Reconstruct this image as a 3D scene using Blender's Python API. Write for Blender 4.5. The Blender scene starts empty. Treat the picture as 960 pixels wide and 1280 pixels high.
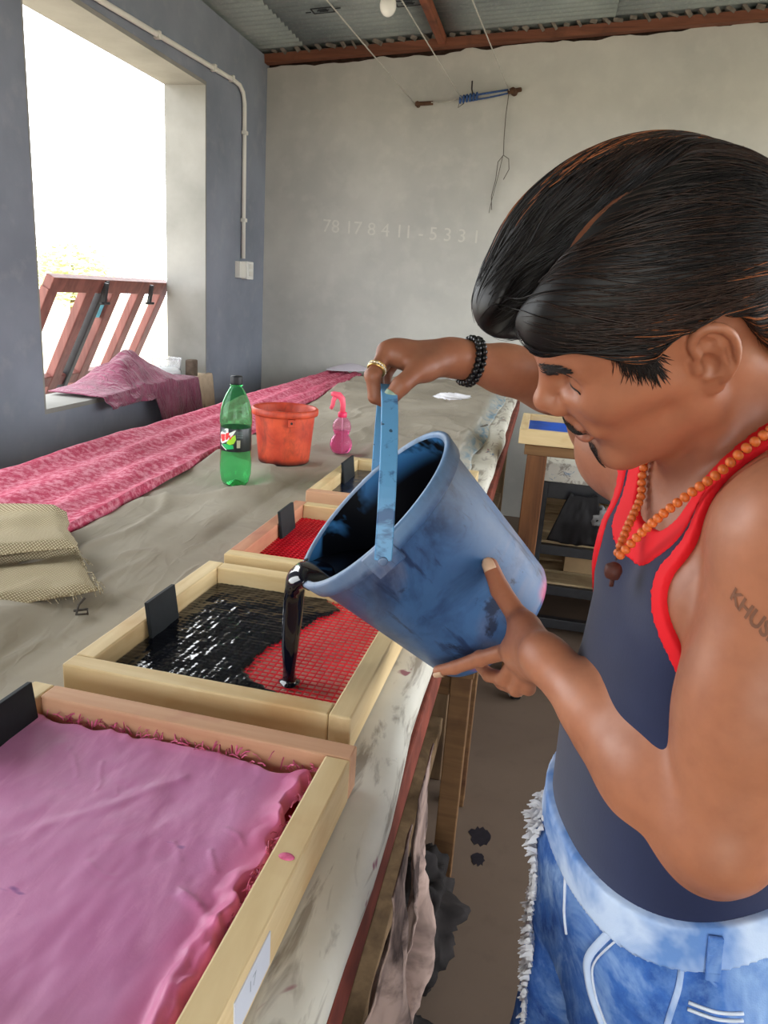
import bpy, bmesh, math, random
import numpy as np
from mathutils import Vector, Matrix

# ------------------------------------------------------------------ camera, world, light, exposure
SC = bpy.context.scene
COL = SC.collection
def look_matrix():
    f = 950.0
    y = Vector((208., -262., f)).normalized()
    z = Vector((222., -3260., -f)); z = (z - y * z.dot(y)).normalized()
    x = z.cross(y)
    if x.x < 0: x = -x
    # rows of world axes in (right, down, forward); Blender camera looks along -Z with +Y up
    m = Matrix(((x.x, -x.y, -x.z), (y.x, -y.y, -y.z), (z.x, -z.y, -z.z)))
    return m.to_4x4()
cam_d = bpy.data.cameras.new('camera'); cam = bpy.data.objects.new('camera', cam_d); COL.objects.link(cam)
cam.matrix_world = Matrix.Translation((0, 0, 1.46)) @ look_matrix()
cam_d.sensor_fit = 'VERTICAL'; cam_d.sensor_height = 36.0; cam_d.lens = 950.0 / 1280.0 * 36.0
cam_d.clip_start = 0.02; cam_d.clip_end = 200
SC.camera = cam
W = bpy.data.worlds.new('sky'); SC.world = W; W.use_nodes = True
wn = W.node_tree.nodes; wl = W.node_tree.links
bg = wn['Background']; bg.inputs['Color'].default_value = (0.93, 0.97, 1.0, 1); bg.inputs['Strength'].default_value = 6.0
SC.view_settings.view_transform = 'Standard'; SC.view_settings.look = 'None'
SC.view_settings.gamma = 1.0; SC.view_settings.use_curve_mapping = False
SC.view_settings.exposure = 0.4
SC.cycles.max_bounces = 10; SC.cycles.diffuse_bounces = 5; SC.cycles.glossy_bounces = 5
SC.cycles.transmission_bounces = 8; SC.cycles.transparent_max_bounces = 8
SC.cycles.sample_clamp_indirect = 8.0
def portal(name, loc, rot, sx, sy):     # sampling aid in an opening of the room: lets the sky in, gives no light of its own
    d = bpy.data.lights.new(name, 'AREA'); d.shape = 'RECTANGLE'; d.size = sx; d.size_y = sy
    d.cycles.is_portal = True
    o = bpy.data.objects.new(name, d); COL.objects.link(o); o.location = loc; o.rotation_euler = rot
    return o

# ------------------------------------------------------------------ helpers
PI = math.pi
def S(r, g, b, a=1.0):
    c = lambda v: (v / 255.0 / 12.92) if v / 255.0 <= 0.04045 else ((v / 255.0 + 0.055) / 1.055) ** 2.4
    return (c(r), c(g), c(b), a)
class NT:
    def __init__(s, name):
        s.m = bpy.data.materials.new(name); s.m.use_nodes = True
        s.n = s.m.node_tree.nodes; s.l = s.m.node_tree.links; s.b = s.n['Principled BSDF']; s._tc = None
    def coord(s, kind='Object', scale=(1, 1, 1), rot=(0, 0, 0)):
        if s._tc is None: s._tc = s.n.new('ShaderNodeTexCoord')
        mp = s.n.new('ShaderNodeMapping'); mp.inputs['Scale'].default_value = scale; mp.inputs['Rotation'].default_value = rot
        s.l.new(s._tc.outputs[kind], mp.inputs['Vector']); return mp.outputs[0]
    def noise(s, scale, detail=4, vec=None, rough=0.55, dist=0.0):
        t = s.n.new('ShaderNodeTexNoise'); t.inputs['Scale'].default_value = scale; t.inputs['Detail'].default_value = detail
        t.inputs['Roughness'].default_value = rough; t.inputs['Distortion'].default_value = dist
        s.l.new(vec if vec is not None else s.coord(), t.inputs['Vector']); return t.outputs['Fac']
    def wave(s, scale, vec, axis='X', dist=0, detail=2):
        t = s.n.new('ShaderNodeTexWave'); t.bands_direction = axis; t.inputs['Scale'].default_value = scale
        t.inputs['Distortion'].default_value = dist; t.inputs['Detail'].default_value = detail
        s.l.new(vec, t.inputs['Vector']); return t.outputs['Fac']
    def voro(s, scale, vec=None, out='Distance'):
        t = s.n.new('ShaderNodeTexVoronoi'); t.inputs['Scale'].default_value = scale
        s.l.new(vec if vec is not None else s.coord(), t.inputs['Vector']); return t.outputs[out]
    def ramp(s, fac, stops):
        r = s.n.new('ShaderNodeValToRGB'); e = r.color_ramp.elements
        while len(e) < len(stops): e.new(0.5)
        for i, (p, c) in enumerate(stops):
            e[i].position = p; e[i].color = c if not isinstance(c, (int, float)) else (c, c, c, 1)
        s.l.new(fac, r.inputs[0]); return r.outputs[0]
    def mix(s, fac, a, b, mode='MIX'):
        m = s.n.new('ShaderNodeMix'); m.data_type = 'RGBA'; m.blend_type = mode
        for k, v in ((0, fac), (6, a), (7, b)):
            if isinstance(v, bpy.types.NodeSocket): s.l.new(v, m.inputs[k])
            else: m.inputs[k].default_value = v
        return m.outputs[2]
    def math(s, op, a, b=0.0):
        m = s.n.new('ShaderNodeMath'); m.operation = op
        for k, v in ((0, a), (1, b)):
            if isinstance(v, bpy.types.NodeSocket): s.l.new(v, m.inputs[k])
            else: m.inputs[k].default_value = v
        return m.outputs[0]
    def axis(s, ax, kind='Object'):
        x = s.n.new('ShaderNodeSeparateXYZ'); s.l.new(s.coord(kind), x.inputs[0]); return x.outputs[ax]
    def color(s, v):
        if isinstance(v, bpy.types.NodeSocket): s.l.new(v, s.b.inputs['Base Color'])
        else: s.b.inputs['Base Color'].default_value = v
        return s
    def rough(s, v, spec=0.5):
        if isinstance(v, bpy.types.NodeSocket): s.l.new(v, s.b.inputs['Roughness'])
        else: s.b.inputs['Roughness'].default_value = v
        s.b.inputs['Specular IOR Level'].default_value = spec; return s
    def bump(s, h, strength=0.3, dist=0.005):
        b = s.n.new('ShaderNodeBump'); b.inputs['Strength'].default_value = strength; b.inputs['Distance'].default_value = dist
        s.l.new(h, b.inputs['Height']); s.l.new(b.outputs[0], s.b.inputs['Normal']); return s
    def set(s, **kw):
        for k, v in kw.items(): s.b.inputs[k.replace('_', ' ')].default_value = v
        return s
def plain(name, c, rough=0.6, spec=0.4, var=0.12, scale=20, bump=0.0):
    t = NT(name); n = t.noise(scale, 5)
    lo = tuple(x * (1 - var) for x in c[:3]) + (1,); hi = tuple(min(1, x * (1 + var)) for x in c[:3]) + (1,)
    t.color(t.ramp(n, [(0.3, lo), (0.7, hi)])).rough(rough, spec)
    if bump: t.bump(n, bump, 0.003)
    return t.m
MW = {}
def thing(name, label, cat, loc=(0, 0, 0), rotz=0.0, group=None, parent=None):
    o = bpy.data.objects.new(name, None); COL.objects.link(o); o.empty_display_size = 0.05
    m = Matrix.Translation(loc) @ Matrix.Rotation(rotz, 4, 'Z'); o.matrix_world = m; MW[o] = m
    if label: o['label'] = label; o['category'] = cat
    if group: o['group'] = group
    return o
def tag(o, label, cat, group=None):
    o['label'] = label; o['category'] = cat
    if group: o['group'] = group
    return o
class MB:
    def __init__(s): s.v = []; s.f = []; s.mi = []; s.cur = 0
    def add(s, vs, fs):
        b = len(s.v); s.v += [tuple(map(float, p)) for p in vs]; s.f += [tuple(i + b for i in f) for f in fs]; s.mi += [s.cur] * len(fs); return s
    def box(s, c, d, rot=None, taper=None):
        x, y, z = d[0] / 2, d[1] / 2, d[2] / 2
        vs = [Vector((sx * x, sy * y, sz * z)) for sz in (-1, 1) for sy in (-1, 1) for sx in (-1, 1)]
        if rot is not None: vs = [rot @ v for v in vs]
        vs = [v + Vector(c) for v in vs]
        return s.add(vs, [(0, 2, 3, 1), (4, 5, 7, 6), (0, 1, 5, 4), (2, 6, 7, 3), (0, 4, 6, 2), (1, 3, 7, 5)])
    def bar(s, a, b, w, h, up=(0, 0, 1)):
        a = Vector(a); b = Vector(b); d = (b - a); L = d.length; d.normalize(); u = Vector(up); sd = d.cross(u)
        if sd.length < 1e-4: sd = d.cross(Vector((1, 0, 0)))
        sd.normalize(); u = sd.cross(d).normalized()
        m = Matrix((sd, d, u)).transposed()
        return s.box((a + b) / 2, (w, L, h), m)
    def tube(s, pts, rad, n=8, caps=True, flat=None):
        pts = [Vector(p) for p in pts]; N = len(pts)
        if not hasattr(rad, '__len__'): rad = [rad] * N
        rings = []; prev = None
        for i, p in enumerate(pts):
            t = (pts[min(i + 1, N - 1)] - pts[max(i - 1, 0)])
            if t.length < 1e-9: t = Vector((0, 0, 1))
            t.normalize()
            if prev is None:
                u = t.cross(Vector((0, 0, 1)))
                if u.length < 1e-3: u = t.cross(Vector((0, 1, 0)))
            else: u = prev - t * prev.dot(t)
            u.normalize(); prev = u; w = t.cross(u)
            fl = 1.0 if flat is None else flat
            rings.append([p + rad[i] * (math.cos(2 * PI * k / n) * u + fl * math.sin(2 * PI * k / n) * w) for k in range(n)])
        vs = [v for r in rings for v in r]; fs = []
        for i in range(N - 1):
            for k in range(n):
                fs.append((i * n + k, i * n + (k + 1) % n, (i + 1) * n + (k + 1) % n, (i + 1) * n + k))
        if caps: fs.append(tuple(range(n - 1, -1, -1))); fs.append(tuple(range((N - 1) * n, N * n)))
        return s.add(vs, fs)
    def lathe(s, prof, n=32, c=(0, 0, 0), M=None, rfun=None, closed=False, caps=True):
        vs = []
        for (r, z) in prof:
            for k in range(n):
                a = 2 * PI * k / n; rr = r if rfun is None else rfun(r, z, a)
                p = Vector((rr * math.cos(a), rr * math.sin(a), z))
                if M is not None: p = M @ p
                vs.append(p + Vector(c))
        fs = []; N = len(prof)
        for i in range(N - 1):
            for k in range(n):
                fs.append((i * n + k, i * n + (k + 1) % n, (i + 1) * n + (k + 1) % n, (i + 1) * n + k))
        if closed:
            for k in range(n): fs.append(((N - 1) * n + k, (N - 1) * n + (k + 1) % n, (k + 1) % n, k))
        elif caps:
            if prof[0][0] > 1e-6: fs.append(tuple(range(n - 1, -1, -1)))
            if prof[-1][0] > 1e-6: fs.append(tuple(range((N - 1) * n, N * n)))
        return s.add(vs, fs)
    def sphere(s, c, r, n=12, m=8, M=None):
        r = r if hasattr(r, '__len__') else (r, r, r)
        vs = [Vector((0, 0, -r[2]))]; fs = []
        for i in range(1, m):
            t = PI * i / m - PI / 2
            for k in range(n):
                a = 2 * PI * k / n; vs.append(Vector((r[0] * math.cos(t) * math.cos(a), r[1] * math.cos(t) * math.sin(a), r[2] * math.sin(t))))
        vs.append(Vector((0, 0, r[2]))); top = len(vs) - 1
        for k in range(n):
            fs.append((0, 1 + (k + 1) % n, 1 + k)); fs.append((top, top - n + k, top - n + (k + 1) % n))
        for i in range(m - 2):
            for k in range(n):
                a = 1 + i * n; fs.append((a + k, a + (k + 1) % n, a + n + (k + 1) % n, a + n + k))
        if M is not None: vs = [M @ v for v in vs]
        return s.add([v + Vector(c) for v in vs], fs)
    def grid(s, P, thick=0.0):          # P: (nu, nv, 3) array; thick adds an underside offset down
        P = np.asarray(P, float); nu, nv = P.shape[:2]
        idx = np.arange(nu * nv).reshape(nu, nv); b = len(s.v)
        fs = [(idx[i, j], idx[i + 1, j], idx[i + 1, j + 1], idx[i, j + 1]) for i in range(nu - 1) for j in range(nv - 1)]
        s.add(P.reshape(-1, 3), fs); return s
    def poly(s, pts, h):                # prism of outline pts (x, y, z top), extruded down by h
        n = len(pts); vs = [Vector(p) for p in pts] + [Vector(p) - Vector((0, 0, h)) for p in pts]
        fs = [tuple(range(n)), tuple(range(2 * n - 1, n - 1, -1))] + [(i, i + n, (i + 1) % n + n, (i + 1) % n) for i in range(n)]
        return s.add(vs, fs)
def obj(name, mb, mat, parent=None, smooth=False, world=False, bevel=0.0, solid=0.0, sub=0, offset=-1):
    me = bpy.data.meshes.new(name); vs = mb.v
    if parent is not None and world:
        inv = MW[parent].inverted(); vs = [inv @ Vector(v) for v in vs]
    me.from_pydata([tuple(v) for v in vs], [], mb.f); me.update()
    for m in (mat if isinstance(mat, (list, tuple)) else [mat]): me.materials.append(m)
    if isinstance(mat, (list, tuple)): me.polygons.foreach_set('material_index', mb.mi)
    if smooth: me.polygons.foreach_set('use_smooth', [True] * len(me.polygons))
    o = bpy.data.objects.new(name, me); COL.objects.link(o)
    if parent is not None: o.parent = parent; MW[o] = MW[parent]
    else: MW[o] = Matrix.Identity(4)
    if solid: md = o.modifiers.new('solid', 'SOLIDIFY'); md.thickness = solid; md.offset = offset
    if sub: md = o.modifiers.new('sub', 'SUBSURF'); md.levels = sub; md.render_levels = sub
    if bevel: md = o.modifiers.new('bevel', 'BEVEL'); md.width = bevel; md.segments = 2; md.limit_method = 'ANGLE'; md.angle_limit = 0.6
    return o
def struct(name, mb, mat, **kw):
    o = obj(name, mb, mat, **kw); o['kind'] = 'structure'; return o
def text_mesh(txt, size, shear=0.0, bold=0.0):
    cu = bpy.data.curves.new('txt', 'FONT'); cu.body = txt; cu.size = size; cu.shear = shear; cu.offset = bold
    cu.align_x = 'CENTER'; cu.align_y = 'CENTER'; cu.resolution_u = 3
    o = bpy.data.objects.new('txt', cu); COL.objects.link(o)
    dg = bpy.context.evaluated_depsgraph_get(); dg.update(); me = o.evaluated_get(dg).to_mesh()
    vs = [v.co.copy() for v in me.vertices]; fs = [tuple(p.vertices) for p in me.polygons]
    o.evaluated_get(dg).to_mesh_clear(); bpy.data.objects.remove(o); bpy.data.curves.remove(cu)
    return vs, fs
def copy_tree(o, parent=None):
    c = o.copy(); COL.objects.link(c)
    if parent is not None: c.parent = parent
    for ch in list(o.children): copy_tree(ch, c)
    return c
# value noise used to shape cloth and crumpled things
_rs = np.random.RandomState(7); _tab = _rs.rand(64, 64, 64).astype(np.float32)
def vnoise(x, y, z=0.0):
    x, y, z = np.broadcast_arrays(np.asarray(x, float), np.asarray(y, float), np.asarray(z, float))
    xi = np.floor(x).astype(int); yi = np.floor(y).astype(int); zi = np.floor(z).astype(int)
    fx, fy, fz = x - xi, y - yi, z - zi
    fx = fx * fx * (3 - 2 * fx); fy = fy * fy * (3 - 2 * fy); fz = fz * fz * (3 - 2 * fz)
    g = lambda a, b, c: _tab[(xi + a) & 63, (yi + b) & 63, (zi + c) & 63]
    l0 = (g(0, 0, 0) * (1 - fx) + g(1, 0, 0) * fx) * (1 - fy) + (g(0, 1, 0) * (1 - fx) + g(1, 1, 0) * fx) * fy
    l1 = (g(0, 0, 1) * (1 - fx) + g(1, 0, 1) * fx) * (1 - fy) + (g(0, 1, 1) * (1 - fx) + g(1, 1, 1) * fx) * fy
    return (l0 * (1 - fz) + l1 * fz) * 2 - 1
def fbm(x, y, z=0.0, o=4):
    r = 0; a = 1.0; k = 1.0
    for i in range(o): r = r + a * vnoise(np.asarray(x) * k + 17 * i, np.asarray(y) * k + 5 * i, np.asarray(z) * k); a *= .5; k *= 2.03
    return r
def ridge(x, y, z=0.0): return 1 - np.abs(vnoise(x, y, z)) * 2

# ------------------------------------------------------------------ materials of the room
t = NT('plaster_grey'); n1 = t.noise(1.3, 6); n2 = t.noise(9, 6); n3 = t.noise(60, 3)
c = t.mix(t.ramp(n1, [(.35, 0.), (.65, 1.)]), S(172, 171, 166), S(196, 194, 187))
c = t.mix(t.math('MULTIPLY', t.ramp(n2, [(.5, 0.), (.7, 1.)]), .25), c, S(206, 204, 196))
t.color(c).rough(.75, .3).bump(t.math('ADD', n2, t.math('MULTIPLY', n3, .3)), .25, .004); PLASTER = t.m
t = NT('plaster_grey_sky_tint'); n1 = t.noise(1.6, 6); n2 = t.noise(11, 6); n3 = t.noise(60, 3)
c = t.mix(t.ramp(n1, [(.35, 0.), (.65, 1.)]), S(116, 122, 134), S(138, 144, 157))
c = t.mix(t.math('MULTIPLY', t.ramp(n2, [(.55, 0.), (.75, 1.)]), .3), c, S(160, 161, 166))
t.color(c).rough(.7, .35).bump(t.math('ADD', n2, t.math('MULTIPLY', n3, .3)), .25, .004); PLASTER_SKY_TINT = t.m  # same cement grey, with blue sky bounce and backlit shade put into the colour
t = NT('plaster_pale'); n1 = t.noise(3, 6)
t.color(t.ramp(n1, [(.3, S(128, 127, 122)), (.7, S(152, 150, 145))])).rough(.8, .2).bump(t.noise(40, 4), .2, .003); PLASTER_W = t.m
t = NT('concrete_floor'); n1 = t.noise(.9, 7); n2 = t.noise(14, 5)
c = t.ramp(n1, [(.3, S(92, 76, 65)), (.7, S(112, 95, 82))])
c = t.mix(t.ramp(t.voro(5.5), [(0.0, 1.), (.035, 1.), (.05, 0.)]), c, S(36, 31, 34))
c = t.mix(t.math('MULTIPLY', t.ramp(n2, [(.55, 0.), (.7, 1.)]), .25), c, S(84, 70, 60))
t.color(c).rough(.7, .3).bump(n2, .15, .003); FLOOR = t.m
t = NT('galvanised_sheet'); n1 = t.noise(3, 6); n2 = t.noise(60, 3)
c = t.ramp(n1, [(.3, S(128, 138, 138)), (.7, S(160, 168, 166))])
c = t.mix(t.math('MULTIPLY', t.ramp(n2, [(.5, 0.), (.7, 1.)]), .3), c, S(180, 184, 180))
t.color(c).rough(.5, .5).set(Metallic=.35); GALV = t.m
def wood(name, a, b, knots=None, scale=1.0, rough=.6, axis='Y'):
    t = NT(name); sc = {'X': (2, 26, 26), 'Y': (26, 2, 26), 'Z': (26, 26, 2)}[axis]
    v = t.coord('Object', tuple(q * scale for q in sc)); n = t.noise(1.0, 5, v, .6, .6); n2 = t.noise(5, 4)
    c = t.ramp(n, [(.3, a), (.68, b)])
    if knots: c = t.mix(t.math('MULTIPLY', t.ramp(n2, [(.55, 0.), (.72, 1.)]), .75), c, knots)
    t.color(c).rough(rough, .3).bump(n, .2, .002); return t.m
BEAM = wood('red_brown_beam', S(92, 54, 40), S(128, 80, 60), S(70, 44, 36), 1, .7, 'X')
BEAM_Y = wood('red_brown_purlin', S(112, 62, 44), S(150, 90, 66), S(70, 44, 36), 1, .7, 'Y')
TEAK_L = wood('teak_shutter', S(104, 62, 56), S(138, 86, 78), None, 1, .5, 'Z')
DARKM = plain('dark_metal', S(34, 34, 38), .45, .5, .3, 30)
BLACKP = plain('black_plastic', S(24, 26, 32), .5, .4, .3, 30)
WHITEP = plain('white_plastic', S(226, 226, 222), .4, .4, .05, 8)
STEEL = plain('steel_wire', S(170, 168, 160), .4, .6, .1, 30)
GREYW = plain('grey_plastic_sheet', S(180, 176, 168), .4, .5, .15, 30)

# ------------------------------------------------------------------ room shell
WX = -1.964; WO = -2.209; YB = 5.22; XR = 2.6; YF = -2.2
Y0, Y1, Z0, Z1 = 2.75, 4.298, .905, 2.466
def ceil_z(x): return 2.875 + (x - WX) * 0.086
struct('floor', MB().box(((WX + XR) / 2, (YF + YB) / 2, -.05), (XR - WX + .6, YB - YF + .6, .1)), FLOOR)
struct('ground', MB().box((0, 0, -.4), (120, 120, .1)), plain('pale_ground', S(196, 184, 160), .9, .1, .12, .5))
# left wall: pieces round the window seen in the photo and a second like it nearer the camera
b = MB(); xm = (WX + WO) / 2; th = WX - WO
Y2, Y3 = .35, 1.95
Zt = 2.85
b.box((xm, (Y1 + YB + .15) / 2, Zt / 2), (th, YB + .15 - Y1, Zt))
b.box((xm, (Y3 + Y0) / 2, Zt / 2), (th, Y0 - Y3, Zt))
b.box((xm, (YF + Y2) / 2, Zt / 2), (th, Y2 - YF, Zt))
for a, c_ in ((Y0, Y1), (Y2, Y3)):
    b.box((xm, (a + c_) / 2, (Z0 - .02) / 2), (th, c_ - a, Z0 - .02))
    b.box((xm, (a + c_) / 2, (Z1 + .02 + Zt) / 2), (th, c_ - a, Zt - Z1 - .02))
wl_ = struct('wall_left', b, PLASTER_SKY_TINT)
# pale reveals (window_1 is the opening in view, window_2 the one nearer the camera)
for i, (a, c_) in enumerate(((Y0, Y1), (Y2, Y3))):
    b = MB(); e = .012
    b.box((xm, c_ - e / 2, (Z0 + Z1) / 2), (th - .002, e, Z1 - Z0)); b.box((xm, a + e / 2, (Z0 + Z1) / 2), (th - .002, e, Z1 - Z0))
    b.box((xm, (a + c_) / 2, Z1 + .01), (th - .002, c_ - a, .02)); b.box((xm, (a + c_) / 2, Z0 - .01), (th - .002, c_ - a, .02))
    struct('window_%d' % (i + 1), b, PLASTER_W)
    portal('portal_window', (WO - .02, (a + c_) / 2, (Z0 + Z1) / 2), (0, -PI / 2, 0), Z1 - Z0, c_ - a)
# back wall with a ragged plaster edge under the roof
b = MB(); xs = np.linspace(WX - .1, XR + .1, 150)
zt = ceil_z(xs) - .075 + .012 * fbm(xs * 9, 0 * xs + 3, 0, 4) - .012 * (xs < -.7)
P0 = np.stack([xs, 0 * xs + YB, 0 * xs - .05], -1); P1 = np.stack([xs, 0 * xs + YB, zt], -1)
P2 = P1 + np.array([0, .16, 0]); P3 = P0 + np.array([0, .16, 0])
b.grid(np.stack([P0, P1, P2, P3, P0]))
b.mi = [0] * len(b.f); b.cur = 1; n_ = len(xs); cz = ceil_z(xs) + .004
Q0 = np.stack([xs, 0 * xs + YB + .03, zt - .1], -1); Q1 = np.stack([xs, 0 * xs + YB + .03, cz], -1); b.grid(np.stack([Q0, Q1, Q1 + np.array([0, .13, 0])]))
wb = struct('wall_back', b, [PLASTER, plain('dark_brick_gap', S(62, 46, 40), .9, .1, .4, 30)])
vs, fs = text_mesh('78 17 8 4 11 - 5 3 3 1', .115)
b = MB(); b.add([Vector((v.x * 1.05 - 1.02, YB - .0015, 1.84 + v.y + v.x * -.02)) for v in vs], fs)
obj('chalk_writing', b, plain('chalk_marks', S(199, 197, 189), .9, .1, .06, 90), wb)
# right wall with a wide opening, and the doorway behind the camera
b = MB()
b.box((XR + .1, (4.7 + YB) / 2, 1.7), (.2, YB - 4.7, 3.4)); b.box((XR + .1, 2.85, 1.7), (.2, .5, 3.4)); b.box((XR + .1, 3.9, .4), (.2, 1.6, .8)); b.box((XR + .1, 3.9, 2.95), (.2, 1.6, .9)); b.box((XR + .1, (YF - .2 + .1) / 2, 1.7), (.2, .1 - YF + .2, 3.4))
b.box((XR + .1, 1.35, .4), (.2, 2.5, .8)); b.box((XR + .1, 1.35, 2.95), (.2, 2.5, .9))
struct('wall_right', b, PLASTER)
portal('portal_right', (XR + .22, 3.9, 1.65), (0, PI / 2, 0), 1.7, 1.6)  # farther opening, out of view, added to light the back wall from the right
portal('portal_right', (XR + .22, 1.35, 1.65), (0, PI / 2, 0), 1.7, 2.5)
b = MB()
b.box((-1.45, YF - .1, 1.5), (1.4, .2, 3.0)); b.box((2.0, YF - .1, 1.7), (1.4, .2, 3.4)); b.box((.28, YF - .1, 2.75), (2.06, .2, .8))
struct('wall_front', b, PLASTER)
portal('portal_front', (.28, YF - .22, 1.18), (-PI / 2, 0, 0), 2.05, 2.36)
# corrugated roof sheets, side by side
ceiling = thing('ceiling', None, None); ceiling['kind'] = 'structure'
per = .068; ys = np.arange(YF - .3, YB + .35, per / 8)
edges = [-2.6, -1.75, -.83, .12, 1.05, 1.95, 2.9]
for i in range(len(edges) - 1):
    x0, x1 = edges[i], edges[i + 1] + .05
    xx = np.linspace(x0, x1, 3); X, Yg = np.meshgrid(xx, ys, indexing='ij')
    Zg = ceil_z(X) + .009 * np.cos(2 * PI * Yg / per) + .01 + (.004 if i % 2 else 0)
    obj('corrugated_sheet', MB().grid(np.stack([X, Yg, Zg], -1)), GALV, ceiling, smooth=True, solid=.0015)
STAMP = plain('stamp_ink', S(52, 56, 60), .7, .2, .3, 80)
for (sx, sy, w) in ((-1.415, 4.6, .12), (-.944, 4.62, .13), (-.456, 4.6, .12), (.005, 4.6, .12), (-.30, 3.7, .12), (-1.0, 3.75, .12)):
    b = MB()
    def at(u, v): return Vector((sx + u, sy + v, ceil_z(sx + u) - .0025))
    for (u0, v0, u1, v1) in ((-.5, -.4, .5, -.4), (-.5, .4, .5, .4), (-.5, -.4, -.5, .4), (.5, -.4, .5, .4), (-.28, 0, .28, 0), (-.85, .1, -.6, .1), (.6, -.1, .85, -.1), (-.2, .16, .2, .16), (-.2, -.16, .2, -.16)):
        b.bar(at(u0 * w, v0 * w * .75), at(u1 * w, v1 * w * .75), .008, .003)
    obj('printed_stamp', b, STAMP, ceiling)
b = MB(); b.bar((WX, YB - .03, ceil_z(WX) - .045), (XR, YB - .03, ceil_z(XR) - .045), .06, .05)
struct('trim_1', b, BEAM)
b = MB()
for k in range(60):
    x = WX + .05 + k * .075 + .02 * random.Random(k).random(); r = random.Random(k + 99)
    b.box((x, YB - .05, ceil_z(x) - .012 + .006 * r.random()), (.03 + .04 * r.random(), .03, .012 + .014 * r.random()), Matrix.Rotation(r.random(), 3, 'Y'))
struct('trim_2', b, plain('crumbled_mortar', S(120, 112, 104), .9, .1, .4, 30))
b = MB(); b.bar((-.835, YF, ceil_z(-.83) - .03), (-.83, YB, ceil_z(-.83) - .03), .045, .05)
struct('trim_3', b, BEAM_Y)
b = MB(); b.bar((1.3, YF, ceil_z(1.3) - .03), (1.3, YB, ceil_z(1.3) - .03), .045, .05); struct('trim_4', b, BEAM_Y)
# ------------------------------------------------------------------ fixtures on walls and roof
CON = plain('white_conduit', S(222, 220, 212), .45, .4, .05, 10)
cd = thing('conduit_pipe', 'white plastic conduit pipe running above the window and down to the switch', 'pipe', (WX, 4.8, 1.55))
b = MB(); px = WX + .016
pts = [(px, YF + .1, 2.525 - .02), (px, 1.5, 2.50), (px, 3.238, 2.525), (px, 4.2, 2.56), (px, 4.62, 2.575), (px, 4.72, 2.572), (px, 4.775, 2.545), (px, 4.80, 2.49), (px, 4.806, 2.3), (px, 4.812, 1.6)]
b.tube(pts, .013, 10); obj('pipe', b, CON, cd, smooth=True, world=True)
for (y, z) in ((3.72, 2.54), (4.35, 2.566), (4.6, 2.575), (4.806, 2.33), (4.81, 1.83)):
    b = MB(); b.box((px + .002, y, z), (.034, .022 if z > 2.5 else .036, .036 if z > 2.5 else .022)); obj('clip', b, CON, cd, world=True, bevel=.004)
sw = thing('switch_box', 'small white double switch plate below the conduit on the grey wall', 'switch', (WX, 4.82, 1.53))
b = MB(); b.box((WX + .018, 4.765, 1.53), (.036, .10, .10)); obj('back_box', b, CON, sw, world=True, bevel=.004)
b = MB(); b.box((WX + .022, 4.87, 1.53), (.044, .105, .11)); obj('face_plate', b, WHITEP, sw, world=True, bevel=.004)
for z in (1.555, 1.51):
    b = MB(); b.box((WX + .047, 4.87, z), (.008, .05, .03)); obj('switch_rocker', b, CON, sw, world=True, bevel=.003)
# ceiling bulb
lb = thing('light_bulb', 'white round light bulb hanging under the corrugated roof', 'bulb', (-.97, 4.25, 2.78))
b = MB(); b.sphere((0, 0, .05), (.042, .042, .05), 18, 12); obj('glass', b, plain('opal_glass', S(240, 240, 236), .25, .5, .02, 5), lb, smooth=True)
b = MB(); b.lathe([(.02, .09), (.022, .12), (.018, .16), (.0, .17)], 16); obj('bulb_holder', b, WHITEP, lb, smooth=True)
# washing lines and the cord between two pegs on the back wall
ROPE = plain('pale_wire', S(176, 174, 166), .6, .3, .15, 60)
BROPE = plain('blue_rope', S(58, 84, 132), .8, .2, .35, 120)
PEG = plain('rusty_peg', S(84, 60, 46), .8, .2, .35, 60)
ys_ = YB - .05
for (x0, z0, x1, z1, l) in ((-.974, 2.592, -1.10, 2.65, 'leftmost pale wire line running from back wall towards the roof'), (-.684, 2.627, -.80, 2.66, 'middle pale wire line tied at the blue rope knot'), (-.395, 2.672, -.53, 2.66, 'rightmost pale wire line from the brown wall peg')):
    b = MB(); n = 16; q = []
    for i in range(n):
        s_ = i / (n - 1); k = s_ * 3.4
        q.append((x0 + (x1 - x0) * k / 1.6, ys_ - k * 2.0, z0 + (z1 - z0) * min(k / 1.6, 1.25) - .05 * math.sin(PI * s_)))
    b.tube(q, .0032, 6); tag(obj('wire_line', b, ROPE, None, smooth=True), l, 'wire')
pg = tag(obj('wall_peg', MB().tube([(-.96, YB + .02, 2.592), (-.955, ys_ - .01, 2.592)], .014, 8).tube([(-.97, ys_, 2.59), (-.86, ys_ + .01, 2.6)], .012, 8), PEG), 'small brown wooden peg at the left end of the cord', 'peg')
pg2 = tag(obj('wall_peg', MB().tube([(-.365, YB + .02, 2.675), (-.375, ys_ - .015, 2.672)], .02, 8).tube([(-.40, ys_ - .01, 2.665), (-.33, YB - .015, 2.69)], .013, 8), PEG), 'brown wall peg at the right end of the blue rope', 'peg')
b = MB(); b.tube([(-.87, ys_, 2.6), (-.78, ys_, 2.605), (-.69, ys_, 2.626)], .004, 6)
tag(obj('cord', b, ROPE, smooth=True), 'thin grey cord between left peg and the blue knot', 'cord')
kn = thing('blue_rope', 'blue rope knotted and stretched to the right wall peg', 'rope', (-.65, ys_, 2.62))
b = MB(); b.tube([(-.68, ys_, 2.632), (-.55, ys_, 2.655), (-.385, ys_, 2.682)], .006, 6).tube([(-.63, ys_, 2.615), (-.52, ys_, 2.634), (-.385, ys_, 2.664)], .005, 6)
obj('strand', b, BROPE, kn, smooth=True, world=True)
b = MB()
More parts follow.
